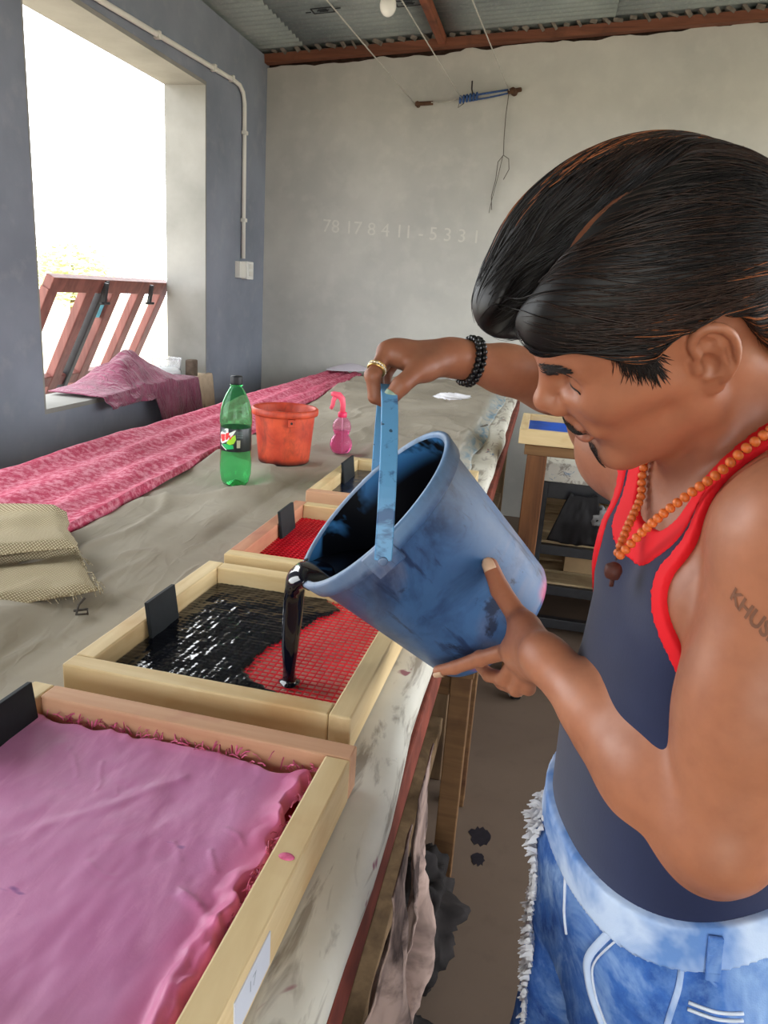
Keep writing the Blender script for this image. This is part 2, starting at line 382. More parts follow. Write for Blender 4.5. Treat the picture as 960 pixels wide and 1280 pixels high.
for i in range(6): b.tube([(-.69 + .02 * i, ys_ + .014 * math.cos(a), 2.62 + .004 * i + .018 * math.sin(a)) for a in np.linspace(0, 2 * PI, 12)], .007, 6)
obj('knot', b, BROPE, kn, smooth=True, world=True)
b = MB(); b.tube([(-.61, ys_, 2.635), (-.625, ys_, 2.68), (-.627, ys_ + .005, 2.725)], .005, 6).tube([(-.69, ys_, 2.62), (-.70, ys_, 2.575), (-.665, ys_, 2.60)], .003, 6)
obj('loose_end', b, DARKM, kn, smooth=True, world=True)
b = MB()
b.tube([(-.40, ys_ + .03, 2.66), (-.405, ys_ + .03, 2.55), (-.402, ys_ + .03, 2.42), (-.395, ys_ + .03, 2.32), (-.36, ys_ + .03, 2.30), (-.352, ys_ + .03, 2.24), (-.38, ys_ + .03, 2.18)], .0028, 6)
b.tube([(-.395, ys_ + .03, 2.32), (-.425, ys_ + .03, 2.28), (-.428, ys_ + .03, 2.18), (-.445, ys_ + .03, 2.08), (-.435, ys_ + .03, 2.0)], .0026, 6)
b.tube([(-.398, ys_ + .032, 2.32), (-.415, ys_ + .03, 2.2), (-.44, ys_ + .03, 2.06), (-.45, ys_ + .03, 1.98)], .0022, 6)
tag(obj('hanging_string', b, plain('dark_string', S(92, 86, 80), .8, .2, .2, 60), smooth=True), 'thin dark string looped and hanging from the right wall peg', 'string')

# ------------------------------------------------------------------ outside the window
sh = thing('wooden_shutter', 'reddish wooden slatted shutter frame leaning outside the window', 'shutter', (-2.5, 3.8, -.35))
def shp(y, s): return Vector((-2.232 - .4975 * s, y, 1.427 - s * 1.0))     # s = metres down
def sbar(y0, s0, y1, s1, w, h, name, m=TEAK_L):
    n = Vector((-1.0, 0, .4975)).normalized(); b = MB(); b.bar(shp(y0, s0), shp(y1, s1), w, h, up=n); return obj(name, b, m, sh, world=True, bevel=.004)
sbar(3.22, .03, 4.34, .03, .075, .045, 'top_rail')
sbar(3.22, .52, 4.34, .52, .06, .04, 'bottom_rail')
sbar(3.22, 1.6, 4.34, 1.6, .06, .04, 'bottom_rail')
for y in (3.25, 3.56, 3.80, 4.06, 4.31): sbar(y, .05, y, 1.66, .075, .045, 'slat')
sbar(3.66, .0, 3.66, 1.6, .035, .06, 'rod', DARKM)
for y in (3.62, 4.08):
    b = MB(); p = shp(y, .02) + Vector((.05, 0, .0)); b.bar(p, p + Vector((-.02, .0, -.10)), .02, .02).bar(p + Vector((-.02, -.03, -.1)), p + Vector((-.02, .05, -.1)), .014, .014); obj('latch', b, DARKM, sh, world=True, bevel=.003)
sbar(3.74, .1, 3.74, .2, .05, .004, 'cyan_tag', plain('cyan_tag', S(120, 200, 215), .6, .3, .1, 20))
# a tree far outside
tr = thing('broadleaf_tree', 'hazy yellow-green tree far outside the window', 'tree', (-10.2, 15.4, -.35))
R_ = random.Random(3); b = MB()
for i in range(1500):
    u = Vector((R_.gauss(0, 1), R_.gauss(0, 1), R_.gauss(0, 1))).normalized() * (R_.random() ** .4)
    p = Vector((u.x * 1.0, u.y * 1.0, 1.75 + u.z * .75)); a = Matrix.Rotation(R_.random() * 6.3, 3, 'Z') @ Matrix.Rotation(R_.uniform(-.9, .9), 3, 'X'); s_ = R_.uniform(.07, .13)
    b.add([p + a @ Vector(q) for q in ((-s_, 0, 0), (0, -s_ * .5, .02), (s_, 0, 0), (0, s_ * .5, .02))], [(0, 1, 2, 3)])
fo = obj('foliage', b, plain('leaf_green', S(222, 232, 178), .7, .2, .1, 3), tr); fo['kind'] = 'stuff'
b = MB(); b.tube([(0, 0, 0), (.05, 0, .8), (0, .1, 1.9)], [.11, .08, .03], 8); obj('trunk', b, plain('bark', S(110, 90, 70), .9, .1, .3, 20), tr, smooth=True)

# ------------------------------------------------------------------ things on the window sill
t = NT('maroon_fabric'); v = t.coord(); n1 = t.noise(12, 5)
t.color(t.ramp(n1, [(.3, S(112, 46, 72)), (.7, S(150, 78, 104))])).rough(.85, .2).bump(t.math('ABSOLUTE', t.math('SUBTRACT', t.noise(1, 4, t.coord('Object', (9, 22, 9), (.3, 0, .5)), .55, .8), .5)), .9, .05); t.set(Sheen_Weight=.3); MAROON = t.m
nu, nv = 70, 60; U, V = np.meshgrid(np.linspace(0, 1, nu), np.linspace(0, 1, nv), indexing='ij')
# over the sill (v 0..0.5) then down the inside of the wall (v 0.5..1)
yy = 3.10 + .92 * U + .10 * V * U
hump = (1 + .25 * vnoise(U * 9, V * 6, 2)) * np.exp(-((U - .52) / .26) ** 2)
on = np.clip(V / .5, 0, 1); dn = np.clip((V - .5) / .5, 0, 1)
fold = ridge(U * 7 + V * 2.0, V * 1.5, 3) * .5 + .5 * fbm(U * 12, V * 5, 1)
lenx = .26; hang = .05 + .27 * np.clip((U - .42) / .12, 0, 1)
xx = WO + .02 + lenx * on + .03 * dn + .030 * dn * fold + .02 * (dn > 0)
zz = Z0 + .012 + (hump * .13 * np.sin(PI * np.clip(on * .9 + .12, 0, 1)) + .020 * (fold + 1) * (.25 + hump)) * (1 - dn) - dn * hang
xx = np.where(dn > 0, np.maximum(xx, WX + .012 + .012 * (fold + 1)), xx)
b = MB(); b.grid(np.stack([xx, yy, zz], -1))
tag(obj('draped_cloth', b, MAROON, smooth=True, solid=.004, offset=1), 'crumpled maroon cloth draped over the window sill', 'cloth')
def crumple(name, c, r, mat, label, cat, seed=1, amp=.35, fr=3.0, n=28):
    b = MB(); b.sphere((0, 0, 0), 1.0, n, n // 2); vs = np.array(b.v)
    k = 1 + amp * (ridge(vs[:, 0] * fr + seed, vs[:, 1] * fr, vs[:, 2] * fr) - .3) + amp * .5 * fbm(vs[:, 0] * fr * 2.3, vs[:, 1] * fr * 2.3, vs[:, 2] * fr * 2.3 + seed, 3)
    vs = vs * k[:, None] * np.array(r); vs[:, 2] = np.maximum(vs[:, 2], -r[2] * .75); vs[:, 2] += r[2] * .75
    b.v = [tuple(p) for p in vs + np.array(c)]
    return tag(obj(name, b, mat, smooth=True), label, cat)
PLB = plain('white_plastic_film', S(226, 228, 230), .35, .5, .06, 30)
crumple('plastic_bag', (-2.09, 4.02, Z0 + .001), (.07, .12, .035), PLB, 'crumpled white plastic bag on the sill beside the maroon cloth', 'bag', 4, .3, 4)
tb = thing('plastic_tub', 'clear plastic tub on the sill at the far jamb', 'tub', (-2.13, 4.12, Z0))
CLR = NT('clear_plastic'); CLR.color((.95, .96, .97, 1)).rough(.25).set(Transmission_Weight=.75, IOR=1.3); CLR = CLR.m
b = MB(); b.lathe([(.0, .001), (.075, .001), (.085, .10), (.088, .105), (.083, .10), (.073, .005), (.0, .005)], 24); obj('tub_body', b, CLR, tb, smooth=True)
tag(obj('brick_piece', MB().box((WX - .035, 4.17, Z0 + .05), (.05, .07, .10)), plain('brown_block', S(96, 84, 74), .9, .1, .25, 40), bevel=.008), 'small brown block at the sill edge holding the beige rag', 'block')
RAG = plain('beige_rag', S(188, 168, 144), .9, .1, .12, 25)
U, V = np.meshgrid(np.linspace(0, 1, 26), np.linspace(0, 1, 26), indexing='ij')
f_ = fbm(U * 4, V * 2.2, 5, 3); dn = np.clip((V - .25) / .75, 0, 1)
yy = 4.06 + .26 * U + .05 * V * (U - .3); xx = WX - .06 + .085 * np.clip(V / .25, 0, 1) + .022 * f_ * dn + .03 * dn
zz = Z0 + .012 - dn * (.20 + .16 * (U > .5) + .06 * f_) + .008 * f_
b = MB(); b.grid(np.stack([xx, yy, zz], -1)); tag(obj('rag', b, RAG, smooth=True, solid=.003, offset=1), 'beige rag hanging from the sill corner at the far jamb', 'rag')

# ------------------------------------------------------------------ printing table
T = .886; XE = -.114; XL = -1.43
t = NT('stained_canvas'); v = t.coord(); n1 = t.noise(5, 6); n2 = t.noise(1, 5, t.coord('Object', (30, 6, 30)), .6, .8); n3 = t.noise(1, 6, t.coord('Object', (22, 4, 22), (0, 0, .3)), .65, 1.2)
c = t.ramp(n1, [(.3, S(196, 190, 174)), (.7, S(222, 218, 206))])
c = t.mix(t.math('MULTIPLY', t.ramp(n2, [(.52, 0.), (.62, 1.)]), .65), c, S(112, 98, 84))
c = t.mix(t.ramp(t.noise(9, 3, t.coord('Object', (1, .6, 1)), .5, 1.5), [(.66, 0.), (.69, .85)]), c, S(134, 58, 84))
c = t.mix(t.ramp(n3, [(.65, 0.), (.68, .9)]), c, S(52, 112, 160))
t.color(c).rough(.7, .3).bump(n1, .3, .004); CANVAS = t.m
TBW = wood('table_leg_wood', S(104, 82, 60), S(138, 112, 82), S(74, 58, 48), 1, .8, 'Z')
RUST = plain('rusty_angle', S(122, 58, 44), .75, .3, .35, 22)
tbl = thing('printing_table', 'long padded printing table with paint-stained canvas edge', 'table', (-.77, 2.2, 0))
b = MB(); YT0, YT1 = -.75, 5.19
prof = [(XE - .03, T - .054), (XE - .004, T - .05), (XE, T - .04), (XE, T - .022), (XE - .006, T - .008), (XE - .02, T - .001), (XE - .05, T), (-.4, T), (-.8, T), (XL + .02, T), (XL, T - .02), (XL, T - .05), (XL + .03, T - .054)]
yy = np.linspace(YT0, YT1, 60); Pg = np.zeros((len(prof), 60, 3))
for i, (x, z) in enumerate(prof):
    Pg[i, :, 0] = x + (.006 * fbm(yy * 3, 0 * yy + 1, 0, 3) - .02 * np.clip((yy - .5) / 4.7, 0, 1) * (x > -.3) if i in (0, 1, 2, 3, 4, 5, 6) else 0); Pg[i, :, 1] = yy; Pg[i, :, 2] = z
b.grid(Pg[::-1]); n = len(prof); b.add([tuple(Pg[i, 0]) for i in range(n)], [tuple(range(n))]); b.add([tuple(Pg[i, -1]) for i in range(n)], [tuple(range(n))])
b.add([Pg[0, 0], Pg[0, -1], Pg[-1, -1], Pg[-1, 0]], [(0, 1, 2, 3)])
obj('padded_top', b, CANVAS, tbl, smooth=True, world=True)
b = MB(); b.box((XE - .030, 2.2, T - .0915), (.055, 5.8, .07)); obj('edge_rail', b, RUST, tbl, world=True, bevel=.004)
b = MB(); b.box((XL + .035, 2.2, T - .0915), (.055, 5.8, .07)); obj('edge_rail', b, RUST, tbl, world=True, bevel=.004)
for y in (-.55, .74, 2.1, 3.5, 5.0):
    for x in (XE - .075, XL + .075):
        b = MB(); b.box((x, y, (T - .128) / 2), (.06, .07, T - .128)); obj('leg', b, TBW, tbl, world=True, bevel=.004)
    b = MB(); b.box(((XE + XL) / 2, y, T - .115), (XE - XL - .21, .05, .07)); obj('cross_beam', b, TBW, tbl, world=True, bevel=.004)
for x in (XE - .075, XL + .075):
    for (y0, y1) in ((-.55, .74), (.74, 2.1), (2.1, 3.5), (3.5, 5.0)):
        b = MB(); b.box((x, (y0 + y1) / 2, .2), (.04, y1 - y0 - .072, .05)); obj('stretcher', b, TBW, tbl, world=True, bevel=.004)
# the grey cloth spread on it: x from -1.40 to -0.22, flat where the frames stand
t = NT('grey_beige_cloth'); n1 = t.noise(2.2, 6); w = t.noise(1, 3, t.coord('Object', (700, 120, 300))); w2 = t.noise(1, 3, t.coord('Object', (120, 700, 300)))
c = t.ramp(n1, [(.3, S(150, 141, 126)), (.7, S(174, 165, 150))])
c = t.mix(t.math('MULTIPLY', t.ramp(t.noise(6, 5), [(.55, 0.), (.75, 1.)]), .35), c, S(124, 116, 106))
# faded blue stain along the right border of the cloth
xa = t.axis(0); edge = t.math('MULTIPLY', t.ramp(xa, [(0.0, 0.), (1., 1.)]), 1.0)
st = t.math('MULTIPLY', t.ramp(t.noise(1, 5, t.coord('Object', (30, 9, 9)), .6, .7), [(.42, 0.), (.6, .8)]), t.ramp(t.math('ADD', xa, 1.0), [(.735, 0.), (.78, 1.), (1., 1.)]))
c = t.mix(t.math('MULTIPLY', t.ramp(t.math('ADD', xa, 1.0), [(.715, 0.), (.76, 1.)]), .5), c, S(196, 196, 188))
c = t.mix(st, c, S(96, 138, 164))
cr = t.math('ABSOLUTE', t.math('SUBTRACT', t.noise(4.5, 2, None, .5, .5), .5)); cr2 = t.math('ABSOLUTE', t.math('SUBTRACT', t.noise(1, 3, t.coord('Object', (13, 3.5, 8), (0, 0, .6)), .5, .4), .5))
cr = t.math('MINIMUM', t.math('MINIMUM', cr, cr2), .07)
t.color(c).rough(.85, .15).bump(t.math('ADD', t.math('MULTIPLY', t.math('ADD', w, w2), .02), t.math('MULTIPLY', cr, -6.0)), .36, .006); CLOTH = t.m
nx, ny = 150, 330
X, Y = np.meshgrid(np.linspace(-1.405, -.20, nx), np.linspace(-.6, 5.16, ny), indexing='ij')
flat = 1 - np.clip((X + .80) / .14, 0, 1) * np.clip((2.62 - Y) / .15, 0, 1)
flat = flat * np.clip((-.20 - X) / .06, 0, 1) * np.clip((X + 1.405) / .05, 0, 1)
wr = .6 * np.clip(ridge(X * 1.6 + Y * .9 + .25 * fbm(X * 3, Y * 3, 2, 2), Y * .55 - X * 1.2, 1.3), .25, 1) ** 2
wr = wr + .5 * np.clip(ridge(X * 2.4 - Y * 1.4 + .3 * fbm(X * 2, Y * 2, 7, 2), X * 1.5 + Y * .7, 5.7), .45, 1) ** 2 + .12 * fbm(X * 5, Y * 5, 3, 3)
rgt = np.interp(Y, [.4, 1.66, 2.53, 3.6, 5.12], [-.93, -.99, -1.045, -1.12, -1.21])
flat = flat * np.clip((X - rgt + .02) / .05, 0, 1)
for ox, oy, orr in ((-.837, 2.03, .06), (-.812, 2.385, .11), (-.672, 2.60, .055)): flat = flat * np.clip((np.hypot(X - ox, Y - oy) - orr) / .07, 0, 1)
wr = 1.3 * wr + .40 * np.clip(ridge(X * 5.5 + Y * 1.5 + .4 * fbm(X * 3, Y * 3, 4, 2), Y * 2.6 - X * 2, 2.2), .5, 1) ** 2 + .34 * np.clip(ridge(X * 7 - Y * 5 + .5 * fbm(X * 4, Y * 4, 9, 2), Y * 4 + X * 3, 6.1), .55, 1) ** 2
Xd = X - np.clip((X + .8) / .6, 0, 1) * .15 * np.clip((2.5 - Y) / .5, 0, 1) + .012 * fbm(Y * 2.5, X, 4, 3) * (X > -.25)
Zd = T + .0035 + flat * np.clip(.034 * wr - .005, -.0015, .05)
b = MB(); b.grid(np.stack([Xd, Y, Zd], -1)); tag(obj('table_cloth', b, CLOTH, smooth=True, solid=.0025), 'wrinkled grey-beige cloth covering the long printing table', 'cloth')
# pink printed fabric folded along the far side
t = NT('pink_printed_fabric'); v = t.coord('Object', (1, .7, 1)); pt = t.voro(34, t.coord('Object', (1, .55, 1))); n1 = t.noise(55, 5, None, .7)
c = t.mix(t.ramp(n1, [(.44, 0.), (.60, 1.)]), S(190, 66, 96), S(224, 144, 162))
c = t.mix(t.math('MULTIPLY', t.ramp(t.noise(3, 4), [(.45, 0.), (.7, 1.)]), .4), c, S(160, 40, 70))
t.color(c).rough(.8, .2).bump(t.noise(200, 2), .1, .001); PINKF = t.m
nv, nu = 46, 200; V, U = np.meshgrid(np.linspace(0, 1, nv), np.linspace(0, 1, nu), indexing='ij')
Y = .4 + 4.72 * U
right = np.interp(Y, [.4, 1.66, 2.53, 3.6, 5.12], [-.93, -.99, -1.045, -1.12, -1.21]) + .012 * fbm(Y * 2, 0 * Y, 9, 3)
left = -1.425 + 0 * Y; X = left + (right - left) * V
ph = V * 3 + .18 * fbm(Y * .8, V * 2, 2, 2)
Z = T + .024 + .022 * (np.sin(ph * 2 * PI) * .5 + .5) * (.5 + .5 * vnoise(Y * .9, V * 3, 8) ** 2) + .006 * fbm(X * 14, Y * 5, 6, 3)
Z = np.where(V > .985, T + .012, Z); Z = np.where(V < .02, T + .012, Z)
b = MB(); b.grid(np.stack([X, Y, Z], -1)); tag(obj('pink_fabric', b, PINKF, smooth=True, solid=.004), 'long strip of pink patterned fabric folded along the window side', 'fabric')
b = MB(); q = [(-1.38, 5.0), (-1.30, 4.86), (-1.13, 5.05), (-1.2, 5.15)]
P = np.array([[(-1.42, 4.9, T + .045), (-1.3, 4.86, T + .05), (-1.16, 4.98, T + .05)], [(-1.42, 5.04, T + .05), (-1.3, 5.05, T + .085), (-1.14, 5.08, T + .05)], [(-1.4, 5.16, T + .05), (-1.28, 5.16, T + .10), (-1.13, 5.15, T + .045)]])
b.grid(P); tag(obj('white_cloth', b, plain('lilac_white_cloth', S(214, 206, 216), .8, .1, .05, 20), smooth=True, solid=.002, sub=2), 'corner of white cloth under the far end of pink fabric', 'cloth')
# burlap at the left, two layers
t = NT('burlap'); wa = t.wave(70, t.coord('Object', (1, 1, 1), (0, 0, .35)), 'X', .8, 2); wb2 = t.wave(70, t.coord('Object', (1, 1, 1), (0, 0, .35)), 'Y', .6, 2)
wv = t.math('MULTIPLY', wa, wb2)
c = t.mix(t.ramp(wv, [(.05, 0.), (.4, 1.)]), S(132, 116, 90), S(214, 202, 172)); c = t.mix(t.math('MULTIPLY', t.noise(8, 4), .35), c, S(176, 160, 128))
t.color(c).rough(.9, .1).bump(wv, .5, .002); BURL = t.m
def sheet(name, corners, nu, nv, zf, mat, label, cat, th=.003):
    A, B, Cc, D = [np.array(q, float) for q in corners]; U, V = np.meshgrid(np.linspace(0, 1, nu), np.linspace(0, 1, nv), indexing='ij')
    P = (A * ((1 - U) * (1 - V))[..., None] + B * (U * (1 - V))[..., None] + Cc * (U * V)[..., None] + D * ((1 - U) * V)[..., None])
    dx, dy, z = zf(U, V, P); Q = np.stack([P[..., 0] + dx, P[..., 1] + dy, z], -1)
    b = MB(); b.grid(Q); return tag(obj(name, b, mat, smooth=True, solid=th), label, cat)
def zb(lo, s):
    def f(U, V, P):
        e = np.minimum(np.minimum(U, 1 - U), np.minimum(V, 1 - V))
        return .012 * fbm(P[..., 1] * 9, P[..., 0] * 9, s, 3), .012 * fbm(P[..., 0] * 8, P[..., 1] * 8, s + 3, 3), T + lo + .009 * (fbm(P[..., 0] * 7, P[..., 1] * 7, s + 1, 3) + .6) * np.clip(e * 12, 0, 1) + .012 * np.clip(1 - np.abs(V - .9) * 14, 0, 1)
    return f
UPC = ((-1.06, 1.07), (-.85, 1.245), (-.99, 1.44), (-1.32, 1.40)); LOC = ((-.90, .93), (-.73, 1.147), (-.89, 1.31), (-1.10, 1.13))
sheet('burlap_piece', UPC, 50, 40, zb(.058, 3), BURL, 'upper folded layer of coarse beige burlap at the left', 'burlap')
sheet('burlap_piece', LOC, 60, 40, zb(.030, 8), BURL, 'lower beige burlap flap with frayed edge nearest the frames', 'burlap')
b = MB(); R_ = random.Random(5)
for i in range(46):
    s_ = R_.random(); p = Vector((-.73, 1.147, T + .03)).lerp(Vector((-.89, 1.31, T + .03)), s_) if R_.random() < .45 else Vector((-.90, .93, T + .03)).lerp(Vector((-.73, 1.147, T + .03)), s_)
    d = Vector((R_.uniform(.3, 1), R_.uniform(-.8, .2), 0)) * R_.uniform(.012, .03); b.tube([p - d * .5, p + d * .5 + Vector((0, 0, .004)), p + d + Vector((0, 0, -.006))], .0007, 4)
fr = obj('fray_threads', b, BURL, bpy.data.objects['burlap_piece.001']); fr['kind'] = 'stuff'
b = MB(); b.tube([(-.735, 1.075, T + .014), (-.715, 1.085, T + .016), (-.705, 1.07, T + .015), (-.72, 1.06, T + .016), (-.728, 1.08, T + .024), (-.722, 1.09, T + .034)], .0022, 6)
tag(obj('thread_knot', b, plain('dark_thread', S(70, 64, 58), .8, .2, .2, 60), smooth=True), 'tiny dark knotted thread lying on the grey cloth', 'thread')
crumple('paper_scrap', (-.46, 4.27, T + .008), (.10, .055, .022), plain('white_paper', S(238, 236, 240), .8, .2, .03, 20), 'crumpled white scrap lying on the far grey cloth', 'scrap', 9, .45, 3.5)
b = MB(); b.tube([(-.28, 2.9, T + .006), (-.30, 3.2, T + .012), (-.22, 3.55, T + .006)], .005, 6)
tag(obj('twig', b, plain('dark_stick', S(96, 88, 78), .8, .2, .2, 40), smooth=True), 'thin dark stick lying on the cloth beyond the bucket', 'stick')
# ------------------------------------------------------------------ printing frames in a row along the table edge
PINE = wood('pale_pine', S(206, 176, 126), S(230, 206, 160), S(196, 152, 100), 1, .55, 'Y')
PINE_X = wood('pale_pine_cross', S(206, 176, 126), S(230, 206, 160), S(196, 152, 100), 1, .55, 'X')
PINKW = wood('pink_tinted_pine', S(196, 146, 112), S(214, 170, 136), S(176, 104, 96), 1, .6, 'X')
PINKW_Y = wood('pink_tinted_pine_long', S(186, 124, 96), S(206, 150, 118), S(160, 90, 80), 1, .6, 'Y')
REDG = plain('red_plastic_grid', S(226, 22, 48), .4, .5, .2, 14)
t = NT('black_ink'); n = t.noise(90, 2); v = t.voro(70); nn = t.noise(28, 3)
t.color(S(7, 9, 20)).rough(.10, .4).bump(t.math('ADD', t.math('MULTIPLY', v, .4), nn), .35, .004); INK = t.m
INK2 = NT('still_ink'); INK2.color(S(6, 8, 16)).rough(.25, .12); INK2 = INK2.m
t = NT('blue_black_ink'); n = t.noise(14, 5)
t.color(t.ramp(n, [(.4, S(10, 22, 46)), (.65, S(26, 52, 92))])).rough(.25, .5).bump(t.noise(40, 4), .3, .003); INKB = t.m
BED = plain('stained_bed_cloth', S(236, 200, 184), .8, .1, .12, 12)
REDBED = plain('red_stained_bed', S(150, 24, 40), .6, .2, .3, 10)
FOAM = plain('black_foam_plate', S(26, 30, 34), .7, .3, .25, 40)
RW, RH = .030, .055
def rail(fr, x0, y0, x1, y1, m):
    b = MB(); b.box(((x0 + x1) / 2, (y0 + y1) / 2, RH / 2), (abs(x1 - x0), abs(y1 - y0), RH)); return obj('rail', b, m, fr, bevel=.0025)
FZ = T + .004
def frame(x, y, w, l, rot, label, mats, plate, z=FZ, group='wooden dye trays on the table edge'):
    fr = thing('wooden_tray', label, 'tray', (x, y, z), math.radians(rot), group)
    rail(fr, 0, RW + .0006, RW, l, mats[0]); rail(fr, w - RW, .0, w, l - RW - .0006, mats[1])
    rail(fr, 0, 0, w - RW - .0006, RW, mats[2]); rail(fr, RW + .0006, l - RW, w, l, mats[3])
    if plate:
        b = MB(); y0, y1 = plate; b.box((RW + .005, (y0 + y1) / 2, .052), (.007, y1 - y0, .064), Matrix.Rotation(-.12, 3, 'Y')); obj('stop_plate', b, FOAM, fr, bevel=.001)
    return fr
def bed(fr, w, l, m, z=.0155):
    b = MB(); b.box((w / 2, l / 2, z), (w - 2 * RW - .001, l - 2 * RW - .001, .006)); return obj('bed_cloth', b, m, fr)
def red_grid(fr, w, l, m, px=.0108, py=.0108, z=.0215, r=.00085, along=True):
    b = MB(); x0, x1, y0, y1 = RW, w - RW, RW, l - RW
    nx = int((x1 - x0) / px); ny = int((y1 - y0) / py)
    for i in range(1, nx):
        x = x0 + (x1 - x0) * i / nx
        if along: b.box((x, (y0 + y1) / 2, z), (2 * r, y1 - y0, 2 * r))
    for j in range(1, ny):
        y = y0 + (y1 - y0) * j / ny; b.box(((x0 + x1) / 2, y, z + r), (x1 - x0, 2 * r * (1 if along else 1.6), 2 * r))
    o = obj('red_grid', b, m, fr); o['kind'] = 'stuff'; return o
# nearest: pink pad
f1 = frame(-.612, .330, .437, .452, -2.0, 'nearest wooden tray filled with a wet pink fabric pad', (PINE, PINE, PINE_X, PINKW), (.315, .405))
t = NT('pink_wet_pad'); n1 = t.noise(5, 5); n2 = t.noise(1, 5, t.coord('Object', (34, 9, 20), (0, 0, .5)), .65, .5); n3 = t.noise(420, 2)
c = t.ramp(n1, [(.3, S(188, 108, 158)), (.7, S(206, 134, 180))])
c = t.mix(t.math('MULTIPLY', t.ramp(n2, [(.5, 0.), (.72, 1.)]), .6), c, S(222, 152, 194))
xa = t.axis(0); ya = t.axis(1)
ex = t.ramp(xa, [(.345, 0.), (.405, 1.)]); ey = t.ramp(ya, [(.395, 0.), (.43, 1.)])
c = t.mix(t.math('MULTIPLY', t.math('MAXIMUM', ex, t.math('MULTIPLY', ey, .6)), .75), c, S(226, 92, 136))
c = t.mix(t.ramp(t.noise(7, 4, t.coord('Object', (1, 3, 1))), [(.69, 0.), (.715, .7)]), c, S(120, 70, 140))
t.color(c).rough(t.ramp(n1, [(.3, .35), (.7, .6)]), .35).bump(n3, .12, .001); t.set(Sheen_Weight=.15); PAD = t.m
t = NT('pad_fringe'); t.color(t.ramp(t.noise(60, 4), [(.35, S(150, 40, 72)), (.65, S(226, 110, 150))])).rough(.5, .4); FRINGE = t.m
M1 = MW[f1].inverted()
def loc1(x, y): v = M1 @ Vector((x, y, FZ)); return v.x, v.y
folds = [([(-.257, .522), (-.227, .501), (-.215, .491)], .006, .012), ([(-.214, .525), (-.215, .49), (-.229, .465), (-.224, .418), (-.222, .395), (-.225, .36)], .008, .016), ([(-.21, .505), (-.214, .465), (-.212, .42), (-.205, .38)], .005, .012),
         ([(-.435, .675), (-.413, .631)], .0035, .005), ([(-.484, .689), (-.448, .643)], .0025, .005), ([(-.299, .577), (-.283, .558)], .003, .005), ([(-.261, .576), (-.245, .555)], .003, .005),
         ([(-.266, .525), (-.243, .511)], .003, .006), ([(-.258, .615), (-.235, .596)], .003, .005), ([(-.40, .64), (-.392, .628)], .002, .003), ([(-.36, .53), (-.33, .52)], .002, .005), ([(-.43, .56), (-.46, .51), (-.52, .45)], .0014, .02), ([(-.34, .68), (-.40, .60), (-.47, .52), (-.50, .44)], .0018, .02)]
n_ = 170; w_, l_ = .437, .452
U, V = np.meshgrid(np.linspace(0, 1, n_), np.linspace(0, 1, n_), indexing='ij')
ya_ = RW + .002 + (l_ - 2 * RW - .004) * V
xr = w_ - RW - .004 - .012 * np.clip(.5 + fbm(ya_ * 22, 0 * ya_ + 2, 0, 3), 0, 1.3); yf = l_ - RW - .004 - .010 * np.clip(.5 + fbm(U * 9, 0 * U + 5, 0, 3), 0, 1.3)
X = RW + .002 + (xr - RW - .002) * U; Y = RW + .002 + (yf - RW - .002) * V
Z = .036 + .0022 * fbm(X * 11, Y * 6, 3, 3) + .0009 * fbm(X * 40, Y * 22, 2, 3)
for pts, h, wd in folds:
    q = [loc1(*p) for p in pts]; best = np.full(X.shape, 9.); Xo, Yo = X, Y; X = Xo + .0035 * fbm(Xo * 50, Yo * 50, wd * 999, 3); Y = Yo + .0035 * fbm(Xo * 50, Yo * 50, wd * 999 + 7, 3)
    for a, c_ in zip(q[:-1], q[1:]):
        ax, ay = a; dx, dy = c_[0] - ax, c_[1] - ay; tt = np.clip(((X - ax) * dx + (Y - ay) * dy) / (dx * dx + dy * dy), 0, 1)
        best = np.minimum(best, np.hypot(X - ax - tt * dx, Y - ay - tt * dy))
    X, Y = Xo, Yo; Z += h * .8 * np.exp(-(best / (wd * .42)) ** 2) * (.55 + .45 * np.clip(fbm(X * 45, Y * 45, wd * 500, 2) + .5, 0, 1.4)) * (.6 if wd < .0065 else 1)
er = np.clip((U - .93) / .07, 0, 1); ef = np.clip((V - .95) / .05, 0, 1)
Z += er * .007 * (ridge(Y * 30, X * 22, 4) + .5) + ef * .003 * ridge(X * 40, Y * 20, 6)
Z -= .020 * np.clip((U - .985) / .015, 0, 1) + .020 * np.clip((V - .985) / .015, 0, 1)
pad = obj('fabric_pad', MB().grid(np.stack([X, Y, Z], -1)), PAD, f1, smooth=True)
b = MB(); b.box((w_ / 2, l_ / 2, .008), (w_ - 2 * RW - .002, l_ - 2 * RW - .002, .012)); obj('frame_base', b, REDBED, f1)
b = MB(); R_ = random.Random(11)
for i in range(170):            # ragged wet fringe against the far and right rails
    if i < 100: p = Vector((RW + .012 + (w_ - 2 * RW - .02) * R_.random(), l_ - RW - .012 + .008 * R_.random(), .030 + .006 * R_.random())); d = Vector((R_.uniform(-1, 1), R_.uniform(-.3, .8), R_.uniform(0, .8)))
    else: p = Vector((w_ - RW - .014 + .010 * R_.random(), RW + .15 + (l_ - 2 * RW - .16) * R_.random(), .030 + .006 * R_.random())); d = Vector((R_.uniform(-.3, .8), R_.uniform(-1, 1), R_.uniform(0, .7)))
    d = d.normalized() * R_.uniform(.006, .014); b.tube([p, p + d * .6 + Vector((0, 0, .002)), p + d], R_.uniform(.0004, .0011), 4)
fg = obj('frayed_fringe', b, FRINGE, pad); fg['kind'] = 'stuff'
b = MB(); b.box((w_ + .0004, .145, .026), (.0012, .072, .036)); lab = obj('paper_label', b, plain('paper_label', S(206, 210, 222), .7, .2, .03, 12), f1)
